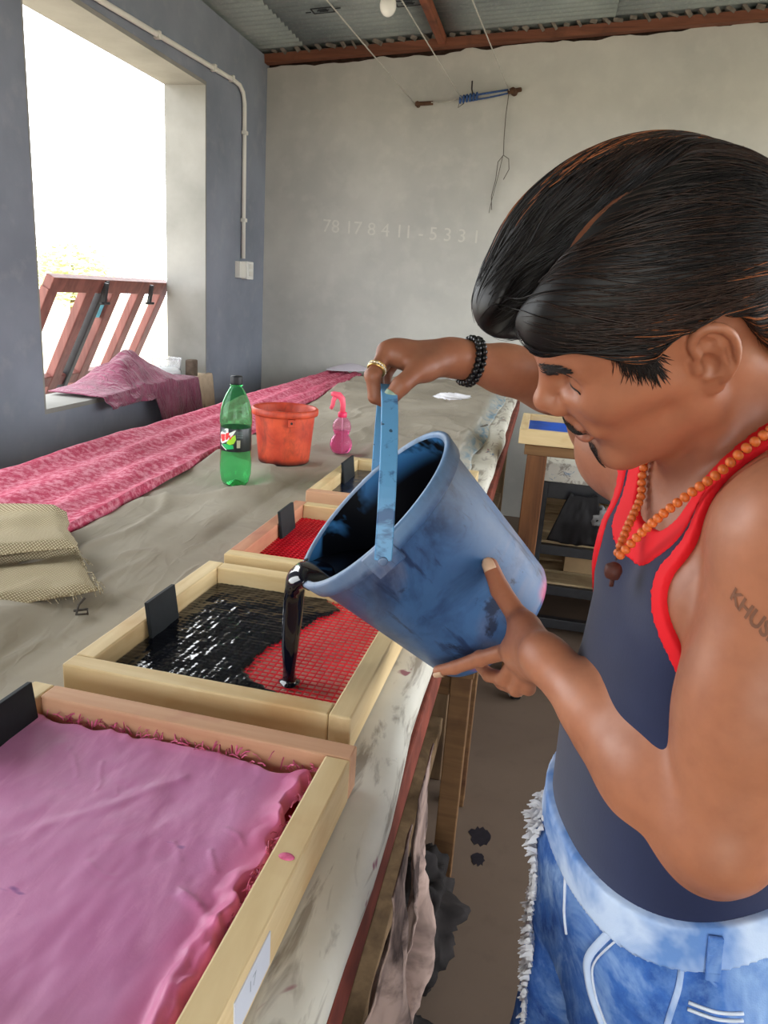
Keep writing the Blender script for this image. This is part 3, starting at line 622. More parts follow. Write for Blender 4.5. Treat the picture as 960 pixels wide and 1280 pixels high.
vs, fs = text_mesh('17', .016); b = MB(); b.add([Vector((w_ + .0012, .143 + v.x, .028 + v.y)) for v in vs], fs); obj('label_writing', b, plain('faint_pencil', S(150, 160, 170), .8, .1, .05, 20), lab)
b = MB(); b.sphere((w_ - RW * .45, .255, RH), (.008, .005, .0022), 14, 6); obj('pink_drip', b, FRINGE, f1, smooth=True)
# second: red grid being flooded with ink
f2 = frame(-.591, .832, .41, .447, -1.6, 'pale pine tray with red grid half flooded by black ink', (PINE, PINE, PINE_X, PINE_X), (.165, .25))
bed(f2, .41, .447, BED); red_grid(f2, .41, .447, REDG)
M2 = MW[f2].inverted()
poly = [tuple((M2 @ Vector((x, y, FZ)))[:2]) for (x, y) in [(-.36, 1.30), (-.352, 1.262), (-.315, 1.225), (-.298, 1.205), (-.318, 1.165), (-.34, 1.12), (-.345, 1.075), (-.362, 1.03), (-.378, .975), (-.372, .945), (-.345, .922), (-.31, .905), (-.272, .893), (-.238, .888), (-.226, .872), (-.25, .85), (-.62, .84), (-.62, 1.30)]]
def inside(px, py):
    r = np.zeros(px.shape, bool); n = len(poly)
    for i in range(n):
        (x0, y0), (x1, y1) = poly[i], poly[(i + 1) % n]
        cnd = ((y0 > py) != (y1 > py)) & (px < (x1 - x0) * (py - y0) / (y1 - y0 + 1e-12) + x0); r ^= cnd
    return r
nx, ny = 130, 150
X, Y = np.meshgrid(np.linspace(RW + .0005, .41 - RW - .0005, nx), np.linspace(RW + .0005, .447 - RW - .0005, ny), indexing='ij')
Xw = X + .006 * fbm(X * 60, Y * 60, 1, 2); Yw = Y + .006 * fbm(X * 60, Y * 60, 9, 2)
ins = inside(Xw, Yw)
rip = .0010 * fbm(X * 60, Y * 45, 4, 3); gr = .00025 * (np.cos(2 * PI * (X - RW) / .0103) + np.cos(2 * PI * (Y - RW) / .0101))
m_ = ins.astype(float)
for _ in range(5): m_ = (m_ + np.roll(m_, 1, 0) + np.roll(m_, -1, 0) + np.roll(m_, 1, 1) + np.roll(m_, -1, 1)) / 5
Z = .0215 + .0042 * np.clip((m_ - .35) / .5, 0, 1) + (rip + gr) * .8
b = MB(); idx = -np.ones((nx, ny), int); vs = []; fs = []
keep = ins[:-1, :-1] & ins[1:, :-1] & ins[1:, 1:] & ins[:-1, 1:]
idx = np.arange(nx * ny).reshape(nx, ny)
b.add(np.stack([X, Y, Z], -1).reshape(-1, 3), [(idx[i, j], idx[i + 1, j], idx[i + 1, j + 1], idx[i, j + 1]) for i in range(nx - 1) for j in range(ny - 1) if keep[i, j]])
obj('ink_pool', b, INK, f2, smooth=True)
# third and fourth
f3 = frame(-.568, 1.322, .41, .432, -.6, 'third wooden tray with dry red ribbed mesh behind the inked one', (PINKW_Y, PINE, PINE_X, PINE_X), (.225, .315))
bed(f3, .41, .432, REDBED); red_grid(f3, .41, .432, REDG, .0105, .0115, .021, .0012, True)
f4 = frame(-.568, 1.853, .41, .47, -.5, 'farthest tray on the table holding dark blue ink below the spray bottle', (PINE, PINE, PINKW, PINE_X), (.24, .36))
bed(f4, .41, .47, INKB)
X, Y = np.meshgrid(np.linspace(RW, .41 - RW, 60), np.linspace(RW, .47 - RW, 60), indexing='ij')
obj('ink_pool', MB().grid(np.stack([X, Y, .022 + .0015 * fbm(X * 25, Y * 25, 3, 3)], -1)), INKB, f4, smooth=True)

# ------------------------------------------------------------------ bottle, red pail, spray bottle
ZT = T + .0045
bt = thing('soda_bottle', 'green plastic soda bottle with black cap and bright label standing on the cloth', 'bottle', (-.837, 2.03, ZT), math.radians(15))
t = NT('green_pet'); t.color(S(168, 250, 198)).rough(.04).set(Transmission_Weight=.97, IOR=1.2); GPET = t.m
R0 = .0445
def foot(r, z, a): return r * (1 - .10 * max(0, 1 - z / .035) * (.5 + .5 * math.cos(5 * a))) if r > .01 else r
prof = [(.0, .014), (.014, .008), (.026, .0015), (.036, .002), (.042, .014), (R0, .034), (.0455, .06), (.0445, .085), (.0432, .105), (.0437, .11), (.0437, .165), (.0445, .172), (.046, .185), (.0455, .20), (.043, .222), (.037, .244), (.028, .264), (.019, .279), (.0145, .286), (.0145, .291)]
b = MB(); b.lathe(prof, 40, rfun=foot, caps=False); obj('bottle_body', b, GPET, bt, smooth=True, solid=.0009)
b = MB(); b.lathe([(.0, .016), (.03, .010), (.0425, .035), (.0438, .06), (.043, .085), (.0415, .106), (.0, .106)], 32, rfun=lambda r, z, a: foot(r, z, a) * .97); t = NT('green_soda'); t.color(S(120, 240, 160)).rough(.05).set(Transmission_Weight=.95, IOR=1.33)
b = MB(); b.lathe([(.0165, .2905), (.0168, .293), (.0168, .311), (.0155, .314), (.0, .314)], 28); obj('bottle_cap', b, BLACKP, bt, smooth=True)
b = MB(); b.lathe([(.0175, .2865), (.019, .288), (.0175, .29)], 24); obj('neck_ring', b, GPET, bt, smooth=True)
LB = plain('label_black', S(20, 30, 32), .35, .5, .1, 20); b = MB()
b.lathe([(.0442, .104), (.0446, .105), (.0446, .169), (.0442, .170)], 48, caps=False); lbl = obj('bottle_label', b, LB, bt, smooth=True)
mats = dict(white=plain('label_white', S(226, 236, 228), .35, .5, .04, 20), red=plain('label_red', S(226, 52, 56), .35, .5, .06, 20), lime=plain('label_lime', S(158, 214, 44), .35, .5, .06, 20), green=plain('label_green', S(20, 172, 92), .35, .5, .06, 20), grey=plain('label_grey', S(96, 112, 110), .35, .5, .06, 20), buff=plain('label_buff', S(168, 166, 140), .35, .5, .06, 20))
def on_label(pts2, key, lift, name, a0=-95):        # pts2: outline in (arc metres, height) laid round the label
    bm = bmesh.new(); vv = [bm.verts.new((p[0], p[1], 0)) for p in pts2]; bm.faces.new(vv); bmesh.ops.triangulate(bm, faces=bm.faces[:])
    bmesh.ops.subdivide_edges(bm, edges=bm.edges[:], cuts=3, use_grid_fill=True); b = MB(); bm.verts.ensure_lookup_table(); vs = []
    for v in bm.verts:
        a = math.radians(a0) + v.co.x / R0; r = .0448 + lift; vs.append((r * math.cos(a), r * math.sin(a), .104 + v.co.y))
    bm.verts.index_update(); fs = [tuple(q.index for q in f.verts) for f in bm.faces]; b.add(vs, fs); bm.free(); return obj(name, b, mats[key], lbl)
Wl = .066
on_label([(-.045, .050), (-.020, .066), (-.012, .066), (-.012, .052), (.006, .062), (.010, .062), (-.008, .034), (-.022, .026), (-.036, .020), (-.045, .026)], 'white', .0003, 'label_patch')
on_label([(-.040, .046), (-.024, .050), (-.024, .030), (-.036, .026)], 'red', .0005, 'label_patch'); on_label([(-.020, .052), (-.009, .056), (-.012, .040), (-.021, .032)], 'red', .0005, 'label_patch')
on_label([(-.012, .034), (.008, .050), (.010, .036), (.004, .024), (-.008, .020), (-.018, .024)], 'lime', .0004, 'label_patch')
on_label([(-.034, .020), (-.014, .022), (.002, .020), (.004, .010), (-.016, .006), (-.030, .014)], 'green', .0003, 'label_patch')
on_label([(-.038, .018), (-.018, .006), (-.018, .0035), (-.040, .016)], 'white', .0004, 'label_patch')
on_label([(.012, .034), (.022, .034), (.022, .012), (.012, .012)], 'buff', .0004, 'label_patch')
for k in range(6): on_label([(.012, .040 + .0035 * k), (.030, .040 + .0035 * k), (.030, .0415 + .0035 * k), (.012, .0415 + .0035 * k)], 'grey', .0003, 'label_patch')
for (txt, u, hgt, size, key) in (('DEW', -.024, .040, .019, 'red'), ('Mtn', -.030, .058, .012, 'grey')):
    vs, fs = text_mesh(txt, size, .35, .0006); b = MB()
    b.add([((.0448 + .0007) * math.cos(math.radians(-95) + (u + v.x) / R0), (.0448 + .0007) * math.sin(math.radians(-95) + (u + v.x) / R0), .104 + hgt + v.y) for v in vs], fs); obj('label_lettering', b, mats[key], lbl)

pl = thing('red_pail', 'small dirty red plastic pail standing between green bottle and spray bottle', 'bucket', (-.812, 2.385, ZT), .3)
t = NT('dirty_red_plastic'); n1 = t.noise(14, 5); za = t.axis(2)
c = t.ramp(n1, [(.35, S(176, 56, 36)), (.65, S(216, 84, 52))])
dirt = t.math('MULTIPLY', t.ramp(t.noise(1, 5, t.coord('Object', (26, 26, 10)), .7, .8), [(.5, 0.), (.72, 1.)]), .6)
c = t.mix(dirt, c, S(84, 46, 40)); c = t.mix(t.ramp(t.math('ADD', za, t.math('MULTIPLY', n1, .02)), [(.012, 1.), (.03, 0.)]), c, S(58, 36, 36))
t.color(c).rough(.5, .4); REDP = t.m
prof = [(.0, .004), (.076, .003), (.080, .0), (.084, .004), (.087, .03), (.0985, .155), (.0985, .160), (.108, .160), (.110, .164), (.110, .178), (.106, .182), (.100, .182), (.0955, .176), (.084, .03), (.078, .010), (.0, .009)]
b = MB(); b.lathe(prof, 44); obj('pail_body', b, REDP, pl, smooth=True)
for s_ in (-1, 1):
    b = MB(); b.box((s_ * .025, -s_ * .1045, .146), (.022, .013, .024)); e_ = obj('pail_ear', b, REDP, pl, bevel=.002); b = MB(); b.tube([(s_ * .025, -s_ * .1105, .147), (s_ * .025, -s_ * .112, .147)], .004, 10); obj('ear_hole', b, BLACKP, e_)

sp = thing('spray_bottle', 'pink double-bubble spray bottle with trigger standing behind the frames', 'spray bottle', (-.672, 2.60, ZT), math.radians(15))
t = NT('pink_clear_plastic'); t.color(S(255, 208, 230)).rough(.05).set(Transmission_Weight=.95, IOR=1.15); PCL = t.m
t = NT('pink_liquid'); t.color(S(252, 150, 204)).rough(.05).set(Transmission_Weight=.85, IOR=1.2); PLQ = t.m
PNK = plain('pink_trigger_plastic', S(248, 96, 122), .4, .5, .08, 20); PNKD = plain('deep_pink_collar', S(236, 30, 92), .4, .5, .08, 20)
prof = [(.0, .004), (.022, .001), (.030, .005), (.038, .018), (.041, .034), (.038, .050), (.030, .063), (.0265, .0675), (.0255, .070), (.0285, .076), (.0335, .090), (.0335, .101), (.029, .116), (.0195, .127), (.0125, .131), (.0115, .137)]
b = MB(); b.lathe(prof, 36, caps=False); obj('bottle_body', b, PCL, sp, smooth=True, solid=.0009)
b = MB(); b.lathe([(.0, .006), (.022, .004), (.029, .008), (.0365, .02), (.0392, .034), (.0365, .049), (.0285, .062), (.025, .0675), (.0245, .07), (.027, .076), (.0305, .084), (.0, .084)], 32); obj('liquid', b, PLQ, sp, smooth=True)
b = MB(); b.lathe([(.015, .132), (.0155, .134), (.0155, .147), (.0135, .15), (.0, .15)], 24, rfun=lambda r, z, a: r * (1 + .03 * math.cos(20 * a))); obj('collar', b, PNKD, sp, smooth=True)
b = MB(); b.tube([(0, 0, .15), (.0, 0, .178), (-.004, 0, .196), (-.016, 0, .208), (-.034, 0, .212), (-.044, 0, .211)], [.0095, .0095, .0115, .0125, .009, .0065], 14); obj('sprayer_head', b, PNK, sp, smooth=True)
b = MB(); b.tube([(-.026, 0, .207), (-.034, 0, .19), (-.036, 0, .172), (-.042, 0, .158)], [.006, .0055, .005, .004], 10, flat=1.5); obj('trigger', b, PNK, sp, smooth=True)
b = MB(); b.tube([(0, 0, .15), (.001, 0, .1), (.004, 0, .01)], .002, 8); obj('dip_tube', b, WHITEP, sp, smooth=True)

# ------------------------------------------------------------------ the tilted blue bucket
BC = Vector((-.032, 1.029, 1.017)); RC = Vector((-.204, .970, 1.180)); AX = (RC - BC); HB = AX.length; AX.normalize()
EAR = AX.cross(Vector((0, 0, 1))); EAR = Vector((-EAR.x, -EAR.y, 0)).normalized()
if EAR.y > 0: EAR = -EAR
LIP = AX.cross(EAR).normalized()
if LIP.z > 0: LIP = -LIP
EAR_ = (EAR * math.cos(.13) + LIP * math.sin(.13)).normalized()
BM_ = Matrix((LIP, EAR if LIP.cross(EAR).dot(AX) > 0 else -EAR, AX)).transposed()      # local x = pouring lip, z = bucket axis
ER = 1 if LIP.cross(EAR).dot(AX) > 0 else -1
bk = thing('blue_bucket', 'large ink-stained blue plastic bucket tilted in both hands, pouring black ink', 'bucket', BC)
bk.matrix_world = Matrix.Translation(BC) @ BM_.to_4x4(); MW[bk] = Matrix.Translation(BC) @ BM_.to_4x4()
t = NT('stained_blue_plastic'); n1 = t.noise(5, 5, None, .6, .4); n2 = t.noise(16, 5, None, .65, .3); za = t.axis(2)
c = t.ramp(n1, [(.3, S(46, 80, 122)), (.7, S(70, 110, 158))])
c = t.mix(t.math('MULTIPLY', t.ramp(t.noise(4.3, 4, t.coord('Object', (1, 1, 1.4), (.4, 1, .2)), .6, .6), [(.47, 0.), (.62, 1.)]), .75), c, S(122, 116, 126))
c = t.mix(t.math('MULTIPLY', t.ramp(t.noise(7, 5, None, .7, 1.0), [(.50, 0.), (.64, 1.)]), .6), c, S(30, 52, 92))
stk = t.ramp(t.noise(1, 5, t.coord('Object', (30, 30, 6)), .6, .5), [(.60, 0.), (.66, .8)])
c = t.mix(stk, c, S(22, 38, 72)); c = t.mix(t.ramp(n2, [(.60, 0.), (.66, .8)]), c, S(14, 20, 44))
c = t.mix(t.math('MULTIPLY', t.ramp(t.noise(30, 3), [(.7, 0.), (.72, 1.)]), .9), c, S(12, 16, 34))
c = t.mix(t.math('MULTIPLY', t.ramp(za, [(.008, .8), (.022, 0.)]), t.ramp(t.noise(6, 3), [(.50, 0.), (.58, 1.)])), c, S(190, 70, 112))
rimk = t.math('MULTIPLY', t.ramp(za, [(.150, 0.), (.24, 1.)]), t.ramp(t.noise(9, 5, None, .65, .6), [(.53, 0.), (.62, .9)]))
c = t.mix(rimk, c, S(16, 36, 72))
c = t.mix(t.math('MULTIPLY', t.ramp(za, [(.222, 0.), (.23, 1.)]), .3), c, S(150, 190, 226))
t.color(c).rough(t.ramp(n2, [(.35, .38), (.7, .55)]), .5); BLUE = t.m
t = NT('ink_coated_inside'); n1 = t.noise(9, 4, None, .6, .5); za = t.axis(2)
c = t.mix(t.math('MULTIPLY', t.ramp(za, [(.205, 0.), (.235, 1.)]), t.ramp(n1, [(.48, 0.), (.56, 1.)])), S(5, 7, 14), S(60, 120, 176))
t.color(c).rough(.5, .12); INSIDE = t.m
RB, RR = .1065, .134
def rad(z): return RB + (RR - RB) * z / HB
prof = [(.0, .006), (RB - .012, .006), (RB - .008, .0), (RB - .003, 0), (RB, .006), (rad(HB - .026), HB - .026), (rad(HB - .025) + .0008, HB - .0252), (rad(HB - .025) + .0062, HB - .0248), (rad(HB - .025) + .0068, HB - .0235), (RR + .0072, HB - .004), (RR + .006, HB - .0008), (RR + .002, HB), (RR - .002, HB - .001), (RR - .004, HB - .004)]
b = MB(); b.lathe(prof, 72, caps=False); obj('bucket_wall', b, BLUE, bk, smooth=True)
b = MB(); b.lathe([(RR - .004, HB - .004), (rad(HB - .03) - .004, HB - .03), (rad(HB * .5) - .004, HB * .5), (RB - .006, .012), (.0, .010)], 72, caps=False); obj('inside_wall', b, INSIDE, bk, smooth=True)
inv3 = MW[bk].to_3x3().inverted()
for s_ in (1, -1):
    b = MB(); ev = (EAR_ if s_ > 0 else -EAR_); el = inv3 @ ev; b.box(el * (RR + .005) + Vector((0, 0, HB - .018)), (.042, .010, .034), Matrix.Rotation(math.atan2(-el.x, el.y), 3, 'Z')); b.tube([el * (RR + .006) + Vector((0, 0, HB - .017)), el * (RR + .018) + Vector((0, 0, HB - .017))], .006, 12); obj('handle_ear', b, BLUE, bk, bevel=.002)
# bail handle
t = NT('blue_handle_plastic'); n2 = t.noise(22, 5, None, .65, .4)
c = t.mix(t.ramp(n2, [(.55, 0.), (.63, .8)]), S(96, 158, 204), S(34, 70, 118)); c = t.mix(t.ramp(t.noise(70, 3), [(.68, 0.), (.7, .8)]), c, S(20, 24, 40))
t.color(c).rough(.45, .5); HANDLE = t.m
TOP = RC + Vector((.010, .016, .156)); EC = RC - AX * .017; up = (TOP - EC); rr_ = RR + .012
pts = []
for i in range(41):
    a = PI * i / 40; cx_, sx_ = math.cos(a), math.sin(a); ex_ = .9
    pts.append(EC + EAR_ * (rr_ * math.copysign(abs(cx_) ** ex_, cx_)) + up * (abs(sx_) ** ex_))
b = MB(); rings = []
for i, p in enumerate(pts):
    tn = (pts[min(i + 1, 40)] - pts[max(i - 1, 0)]).normalized(); nrm = EAR_.cross(up).normalized(); w = tn.cross(nrm).normalized()
    hw, ht = .0105, .0032
    rings.append([p + nrm * hw + w * ht, p - nrm * hw + w * ht, p - nrm * hw - w * ht, p + nrm * hw - w * ht])
vs = [v for r in rings for v in r]; fs = []
for i in range(40):
    for k in range(4): fs.append((i * 4 + k, i * 4 + (k + 1) % 4, i * 4 + 4 + (k + 1) % 4, i * 4 + 4 + k))
fs += [(3, 2, 1, 0), (160, 161, 162, 163)]
b.add(vs, fs); obj('bail_handle', b, HANDLE, bk, world=True, bevel=.0015)
# ink lying in the tilted bucket and pouring over the lip
lipP = RC + LIP * (RR + .001); zl = lipP.z + .004
inv = MW[bk].inverted()
def in_bucket(p):
    q = inv @ p; return .012 < q.z < HB + .002 and math.hypot(q.x, q.y) < rad(q.z) - .0045
c0 = lipP - Vector((LIP.x, LIP.y, 0)).normalized() * .03; c0.z = zl
ring = []
for k in range(72):
    a = 2 * PI * k / 72; d = Vector((math.cos(a), math.sin(a), 0)); s_ = 0
    while in_bucket(c0 + d * s_) and s_ < .4: s_ += .001
    ring.append(c0 + d * s_)
b = MB(); b.add(ring, [tuple(range(72))]); obj('ink_in_bucket', b, INK2, bk, world=True)
b = MB(); na = 25; P = np.zeros((8, na, 3))
fp = [(RR - .0055, HB - .03), (RR - .0045, HB - .012), (RR - .003, HB - .001), (RR + .001, HB + .0022), (RR + .0065, HB + .0008), (RR + .0090, HB - .005), (RR + .0088, HB - .013), (RR + .0080, HB - .020)]
for i, (r, z) in enumerate(fp):
    for j in range(na):
        u = j / (na - 1) * 2 - 1; a = u * (.32 - .05 * max(0, i - 3)) + .02 * math.sin(9 * u + i); P[i, j] = (r * math.cos(a), r * math.sin(a), z)
b.grid(P); obj('ink_film', b, INK, bk, smooth=True, solid=.0006)
ST = NT('pouring_ink'); ST.color(S(8, 9, 22)).rough(.06, .6); ST = ST.m
LH = Vector((LIP.x, LIP.y, 0)).normalized(); SW = Vector((-LH.y, LH.x, 0))
land = FZ + .024
path = [(lipP - LH * .045 + Vector((0, 0, .0)), .046, .004), (lipP - LH * .020 + Vector((0, 0, .003)), .044, .006), (lipP + LH * .000 + Vector((0, 0, .003)), .038, .009), (lipP + LH * .009 + Vector((0, 0, -.008)), .030, .0135), (lipP + LH * .010 + Vector((0, 0, -.030)), .020, .0135), (lipP + LH * .010 + Vector((0, 0, -.06)), .016, .0130),
        (lipP + LH * .012 + Vector((0, 0, -.11)), .014, .0115), (Vector((lipP.x, lipP.y, 0)) + LH * .012 + Vector((0, 0, land + .02)), .011, .0085), (Vector((lipP.x, lipP.y, 0)) + LH * .012 + Vector((0, 0, land + .004)), .0095, .009), (Vector((lipP.x, lipP.y, 0)) + LH * .012 + Vector((0, 0, land - .001)), .016, .015)]
b = MB(); vs = []; n = 18; N = len(path)
dense = []
for i in range(N - 1):
    for k in range(6):
        s_ = k / 6; dense.append(tuple(path[i][j] * (1 - s_) + path[i + 1][j] * s_ for j in range(3)))
dense.append(path[-1])
for _ in range(3):
    dense = [dense[0]] + [tuple((dense[i - 1][j] + dense[i][j] * 2 + dense[i + 1][j]) * .25 for j in range(3)) for i in range(1, len(dense) - 1)] + [dense[-1]]
for i, (p, w, th_) in enumerate(dense):
    tn = (dense[min(i + 1, len(dense) - 1)][0] - dense[max(i - 1, 0)][0]).normalized(); o_ = SW.cross(tn).normalized()
    for k in range(n):
        a = 2 * PI * k / n; wob = 1 + .14 * math.cos(3 * a + i * .12) * (i > 20)
        vs.append(p + SW * (w * math.cos(a) * wob) + o_ * (th_ * math.sin(a) * wob))
M_ = len(dense); fs = [(i * n + k, i * n + (k + 1) % n, (i + 1) * n + (k + 1) % n, (i + 1) * n + k) for i in range(M_ - 1) for k in range(n)] + [tuple(range(n - 1, -1, -1)), tuple(range((M_ - 1) * n, M_ * n))]
b.add(vs, fs); tag(obj('ink_stream', b, ST, None, smooth=True), 'thick stream of black ink pouring off the bucket lip onto the grid', 'ink')

# ------------------------------------------------------------------ stand, second table and shelves on the right
OLDW = wood('stained_old_wood', S(84, 52, 34), S(134, 90, 56), S(58, 30, 28), 1, .8, 'Z')
OLDX = wood('stained_old_wood_cross', S(96, 68, 44), S(132, 98, 64), S(72, 38, 32), 1, .8, 'X')
st = thing('frame_stand', 'old brown wooden stand carrying the blue ink frame beside the table', 'stand', (.22, 3.2, 0))
ys0, ys1, zt_ = 2.86, 3.24, .945
for (x, y) in ((.005, ys0 + .03), (.46, ys0 + .03), (.005, ys1 - .03), (.46, ys1 - .03)):
    b = MB(); b.box((x + .015, y, zt_ / 2 - .02), (.075 if y < 3 else .05, .05, zt_ - .04)); obj('leg', b, OLDW, st, world=True, bevel=.004)
for y in (ys0 + .03, ys1 - .03):
    b = MB(); b.box((.235, y, zt_ - .02), (.53, .05, .04)); obj('cross_bar', b, OLDX, st, world=True, bevel=.003)
for x in (.0, .46):
    b = MB(); b.box((x + .015, (ys0 + ys1) / 2, zt_ - .06), (.04, ys1 - ys0 - .112, .04)); obj('side_bar', b, OLDW, st, world=True, bevel=.003)
f5 = frame(-.055, 2.85, .46, .44, 0, 'pine tray of bright blue dye on the brown wooden stand', (PINE, PINE, PINE_X, PINE_X), None, zt_ + .002, None)
BLUED = plain('bright_blue_dye', S(12, 84, 196), .6, .2, .2, 9)
bed(f5, .46, .44, BLUED)
X, Y = np.meshgrid(np.linspace(RW, .46 - RW, 50), np.linspace(RW, .44 - RW, 50), indexing='ij'); obj('dye_pool', MB().grid(np.stack([X, Y, .030 + .002 * fbm(X * 14, Y * 14, 3, 3)], -1)), BLUED, f5, smooth=True)
b = MB(); b.box((.30, -.0006, .030), (.07, .0012, .04)); obj('paper_label', b, plain('white_paper_label', S(232, 232, 238), .7, .2, .03, 12), f5)
t2 = thing('metal_bench', 'dark metal bench with white stained top below the wooden stand', 'bench', (.5, 3.45, 0))
bx0, bx1, by0, by1, bz = .03, 1.15, 3.30, 4.4, .715
b = MB(); b.box(((bx0 + bx1) / 2, (by0 + by1) / 2, bz + .04), (bx1 - bx0, by1 - by0, .085)); obj('bench_top', b, CANVAS, t2, world=True, bevel=.006)
for (x, y) in ((bx0 + .03, by0 + .03), (bx1 - .03, by0 + .03), (bx0 + .03, by1 - .03), (bx1 - .03, by1 - .03)):
    b = MB(); b.box((x, y, bz / 2 - .002), (.055, .055, bz - .004)); obj('post', b, DARKM, t2, world=True, bevel=.003)
for z in (bz - .04, .40, .21, .05):
    for y in (by0 + .03, by1 - .03):
        b = MB(); b.box(((bx0 + bx1) / 2, y, z), (bx1 - bx0 - .112, .04, .075 if z > .6 else .045)); obj('cross_bar', b, DARKM, t2, world=True, bevel=.003)
CRATE = wood('crate_wood', S(150, 128, 96), S(186, 164, 128), S(120, 92, 66), 1, .8, 'X')
for (z, zr) in ((.43, 4), (.235, 2)):
    for k in range(6):
        b = MB(); y = by0 + .10 + k * .165; b.box(((bx0 + bx1) / 2, y, z), (bx1 - bx0 - .07, .13, .014)); obj('shelf_board', b, CRATE, t2, world=True, bevel=.002)
for k in range(5):
    b = MB(); b.box(((bx0 + bx1) / 2, by1 - .09, .10 + k * .125), (bx1 - bx0 - .12, .014, .10)); obj('back_board', b, CRATE, t2, world=True, bevel=.002)
CARD = plain('cardboard', S(176, 148, 112), .8, .1, .1, 12)
bx = thing('cardboard_box', 'brown cardboard box on the middle shelf of the metal bench', 'box', (.47, 3.62, .438))
b = MB(); b.box((0, 0, .07), (.22, .2, .14)); obj('box_body', b, CARD, bx, bevel=.003)
b = MB(); b.box((-.055, -.03, .143), (.106, .13, .004), Matrix.Rotation(.08, 3, 'Y')).box((.055, -.03, .143), (.106, .13, .004), Matrix.Rotation(-.08, 3, 'Y')); obj('flap', b, CARD, bx)
bx2 = thing('cardboard_box', 'brown cardboard box on the lowest shelf of the metal bench', 'box', (.36, 3.6, .243))
b = MB(); b.box((0, 0, .055), (.3, .2, .11)); obj('box_body', b, CARD, bx2, bevel=.003)
b = MB(); b.box((.02, -.101, .055), (.006, .002, .11)); obj('box_seam', b, BLACKP, bx2)
DRAG = plain('black_rag', S(24, 22, 24), .6, .3, .4, 20)
U, V = np.meshgrid(np.linspace(0, 1, 22), np.linspace(0, 1, 22), indexing='ij'); f_ = fbm(U * 5, V * 2, 3, 3)
P = np.stack([.235 + (.06 + .05 * V) * (U - .45) * 2 - .03 * V, by0 - .028 - .02 * V * (1 - V) - .018 * f_ * V - .012, .68 - .22 * V + .012 * f_], -1)
b = MB(); b.grid(P); tag(obj('black_rag', b, DRAG, smooth=True, solid=.004), 'black rag hanging from the bench bar under the white top', 'rag')
crumple('plastic_scrap', (.335, by0 - .035, .55), (.045, .022, .045), plain('dirty_white_film', S(150, 150, 150), .3, .5, .5, 14), 'crumpled dirty plastic scrap beside the hanging black rag', 'scrap', 5, .5, 3)
# castor lying near the bench, and wooden trestle under the table
cs = thing('metal_castor', 'small metal castor wheel on the floor below the tilted bucket', 'castor', (.045, 2.66, 0), .3)
b = MB(); b.tube([(-.014, 0, .035), (.014, 0, .035)], .035, 20); obj('wheel', b, BLACKP, cs, smooth=False)
b = MB(); b.box((-.022, 0, .065), (.004, .03, .10)); b.box((.022, 0, .065), (.004, .03, .10)); b.box((0, 0, .117), (.06, .05, .006)); obj('fork', b, STEEL, cs, bevel=.001)
ts = thing('wooden_trestle', 'low pale wooden trestle standing under the table edge beyond the frames', 'trestle', (-.16, 1.7, 0))
for (x, y) in ((-.10, 1.66), (-.10, 1.98), (-.40, 1.66), (-.40, 1.98)):
    b = MB(); b.box((x, y, .30), (.05, .05, .60)); obj('leg', b, OLDX, ts, world=True, bevel=.003)
for y in (1.66, 1.98):
    b = MB(); b.box((-.25, y, .56), (.248, .03, .05)); obj('cross_bar', b, OLDX, ts, world=True, bevel=.003)
b = MB(); b.box((-.25, 1.82, .61), (.36, .4, .02)); obj('board', b, OLDX, ts, world=True, bevel=.002)
# rags hanging from and heaped below the table edge
t = NT('stained_scrap'); n = t.noise(7, 5, None, .6, .6)
c = t.mix(t.ramp(n, [(.45, 0.), (.62, .9)]), S(172, 148, 138), S(52, 42, 42)); t.color(c).rough(.85, .1); SCRAP = t.m
def hang(name, y, w, z1, x, s, label, m=SCRAP):
    U, V = np.meshgrid(np.linspace(0, 1, 30), np.linspace(0, 1, 60), indexing='ij'); f_ = fbm(U * 3 + s, V * 3, s, 4)
    P = np.stack([x + .05 * f_ * V ** .7 + .015 * np.sin(U * 9 + V * 3 + s) * V, y + (U - .5) * w * (1 - .35 * V * abs(math.sin(s))) + .05 * fbm(V * 2, 0 * V, s, 2) * V, T - .132 - V * (z1 + .05 * fbm(U * 3, 0 * U, s, 3))], -1)
    b = MB(); b.grid(P); return tag(obj(name, b, m, smooth=True, solid=.0025), label, 'cloth')
hang('hanging_scrap', 1.02, .15, .58, XE + .012, 1.3, 'pale stained cloth strip hanging from the table edge nearest the bucket')
hang('hanging_scrap', .82, .14, .66, XE + .012, 4.1, 'long twisted pinkish cloth strip hanging below the nearest frame')
hang('hanging_scrap', .60, .15, .30, XE - .045, 7.7, 'short pale cloth scrap hanging under the table edge')
DARKR = plain('dark_stained_rag', S(38, 34, 34), .8, .2, .6, 14)
for i, (x, y, r, l, s) in enumerate(((-.20, .95, (.17, .26, .09), 'heap of black stained rags on the floor under the table', 2), (-.17, 1.42, (.12, .16, .12), 'smaller dark rag bundle behind the rag heap under table', 6), (-.16, .62, (.11, .13, .06), 'flat dark crumpled rag on the floor by the nearest leg', 9))):
    crumple('rag_heap', (x, y, .002), r, DARKR, l, 'rag', s, .28, 2.2, 96)
bn = thing('dark_bin', 'dark square tin standing on the floor behind hanging cloth strips', 'tin', (-.27, 1.25, 0))
b = MB(); b.box((0, 0, .17), (.12, .14, .34)); obj('tin_body', b, plain('blackened_tin', S(44, 42, 42), .6, .3, .4, 12), bn, bevel=.006)
b = MB(); b.box((0, 0, .345), (.126, .146, .012)); obj('tin_lid', b, DARKM, bn, bevel=.003)
SPOT = plain('dried_ink', S(30, 26, 34), .6, .3, .3, 60)
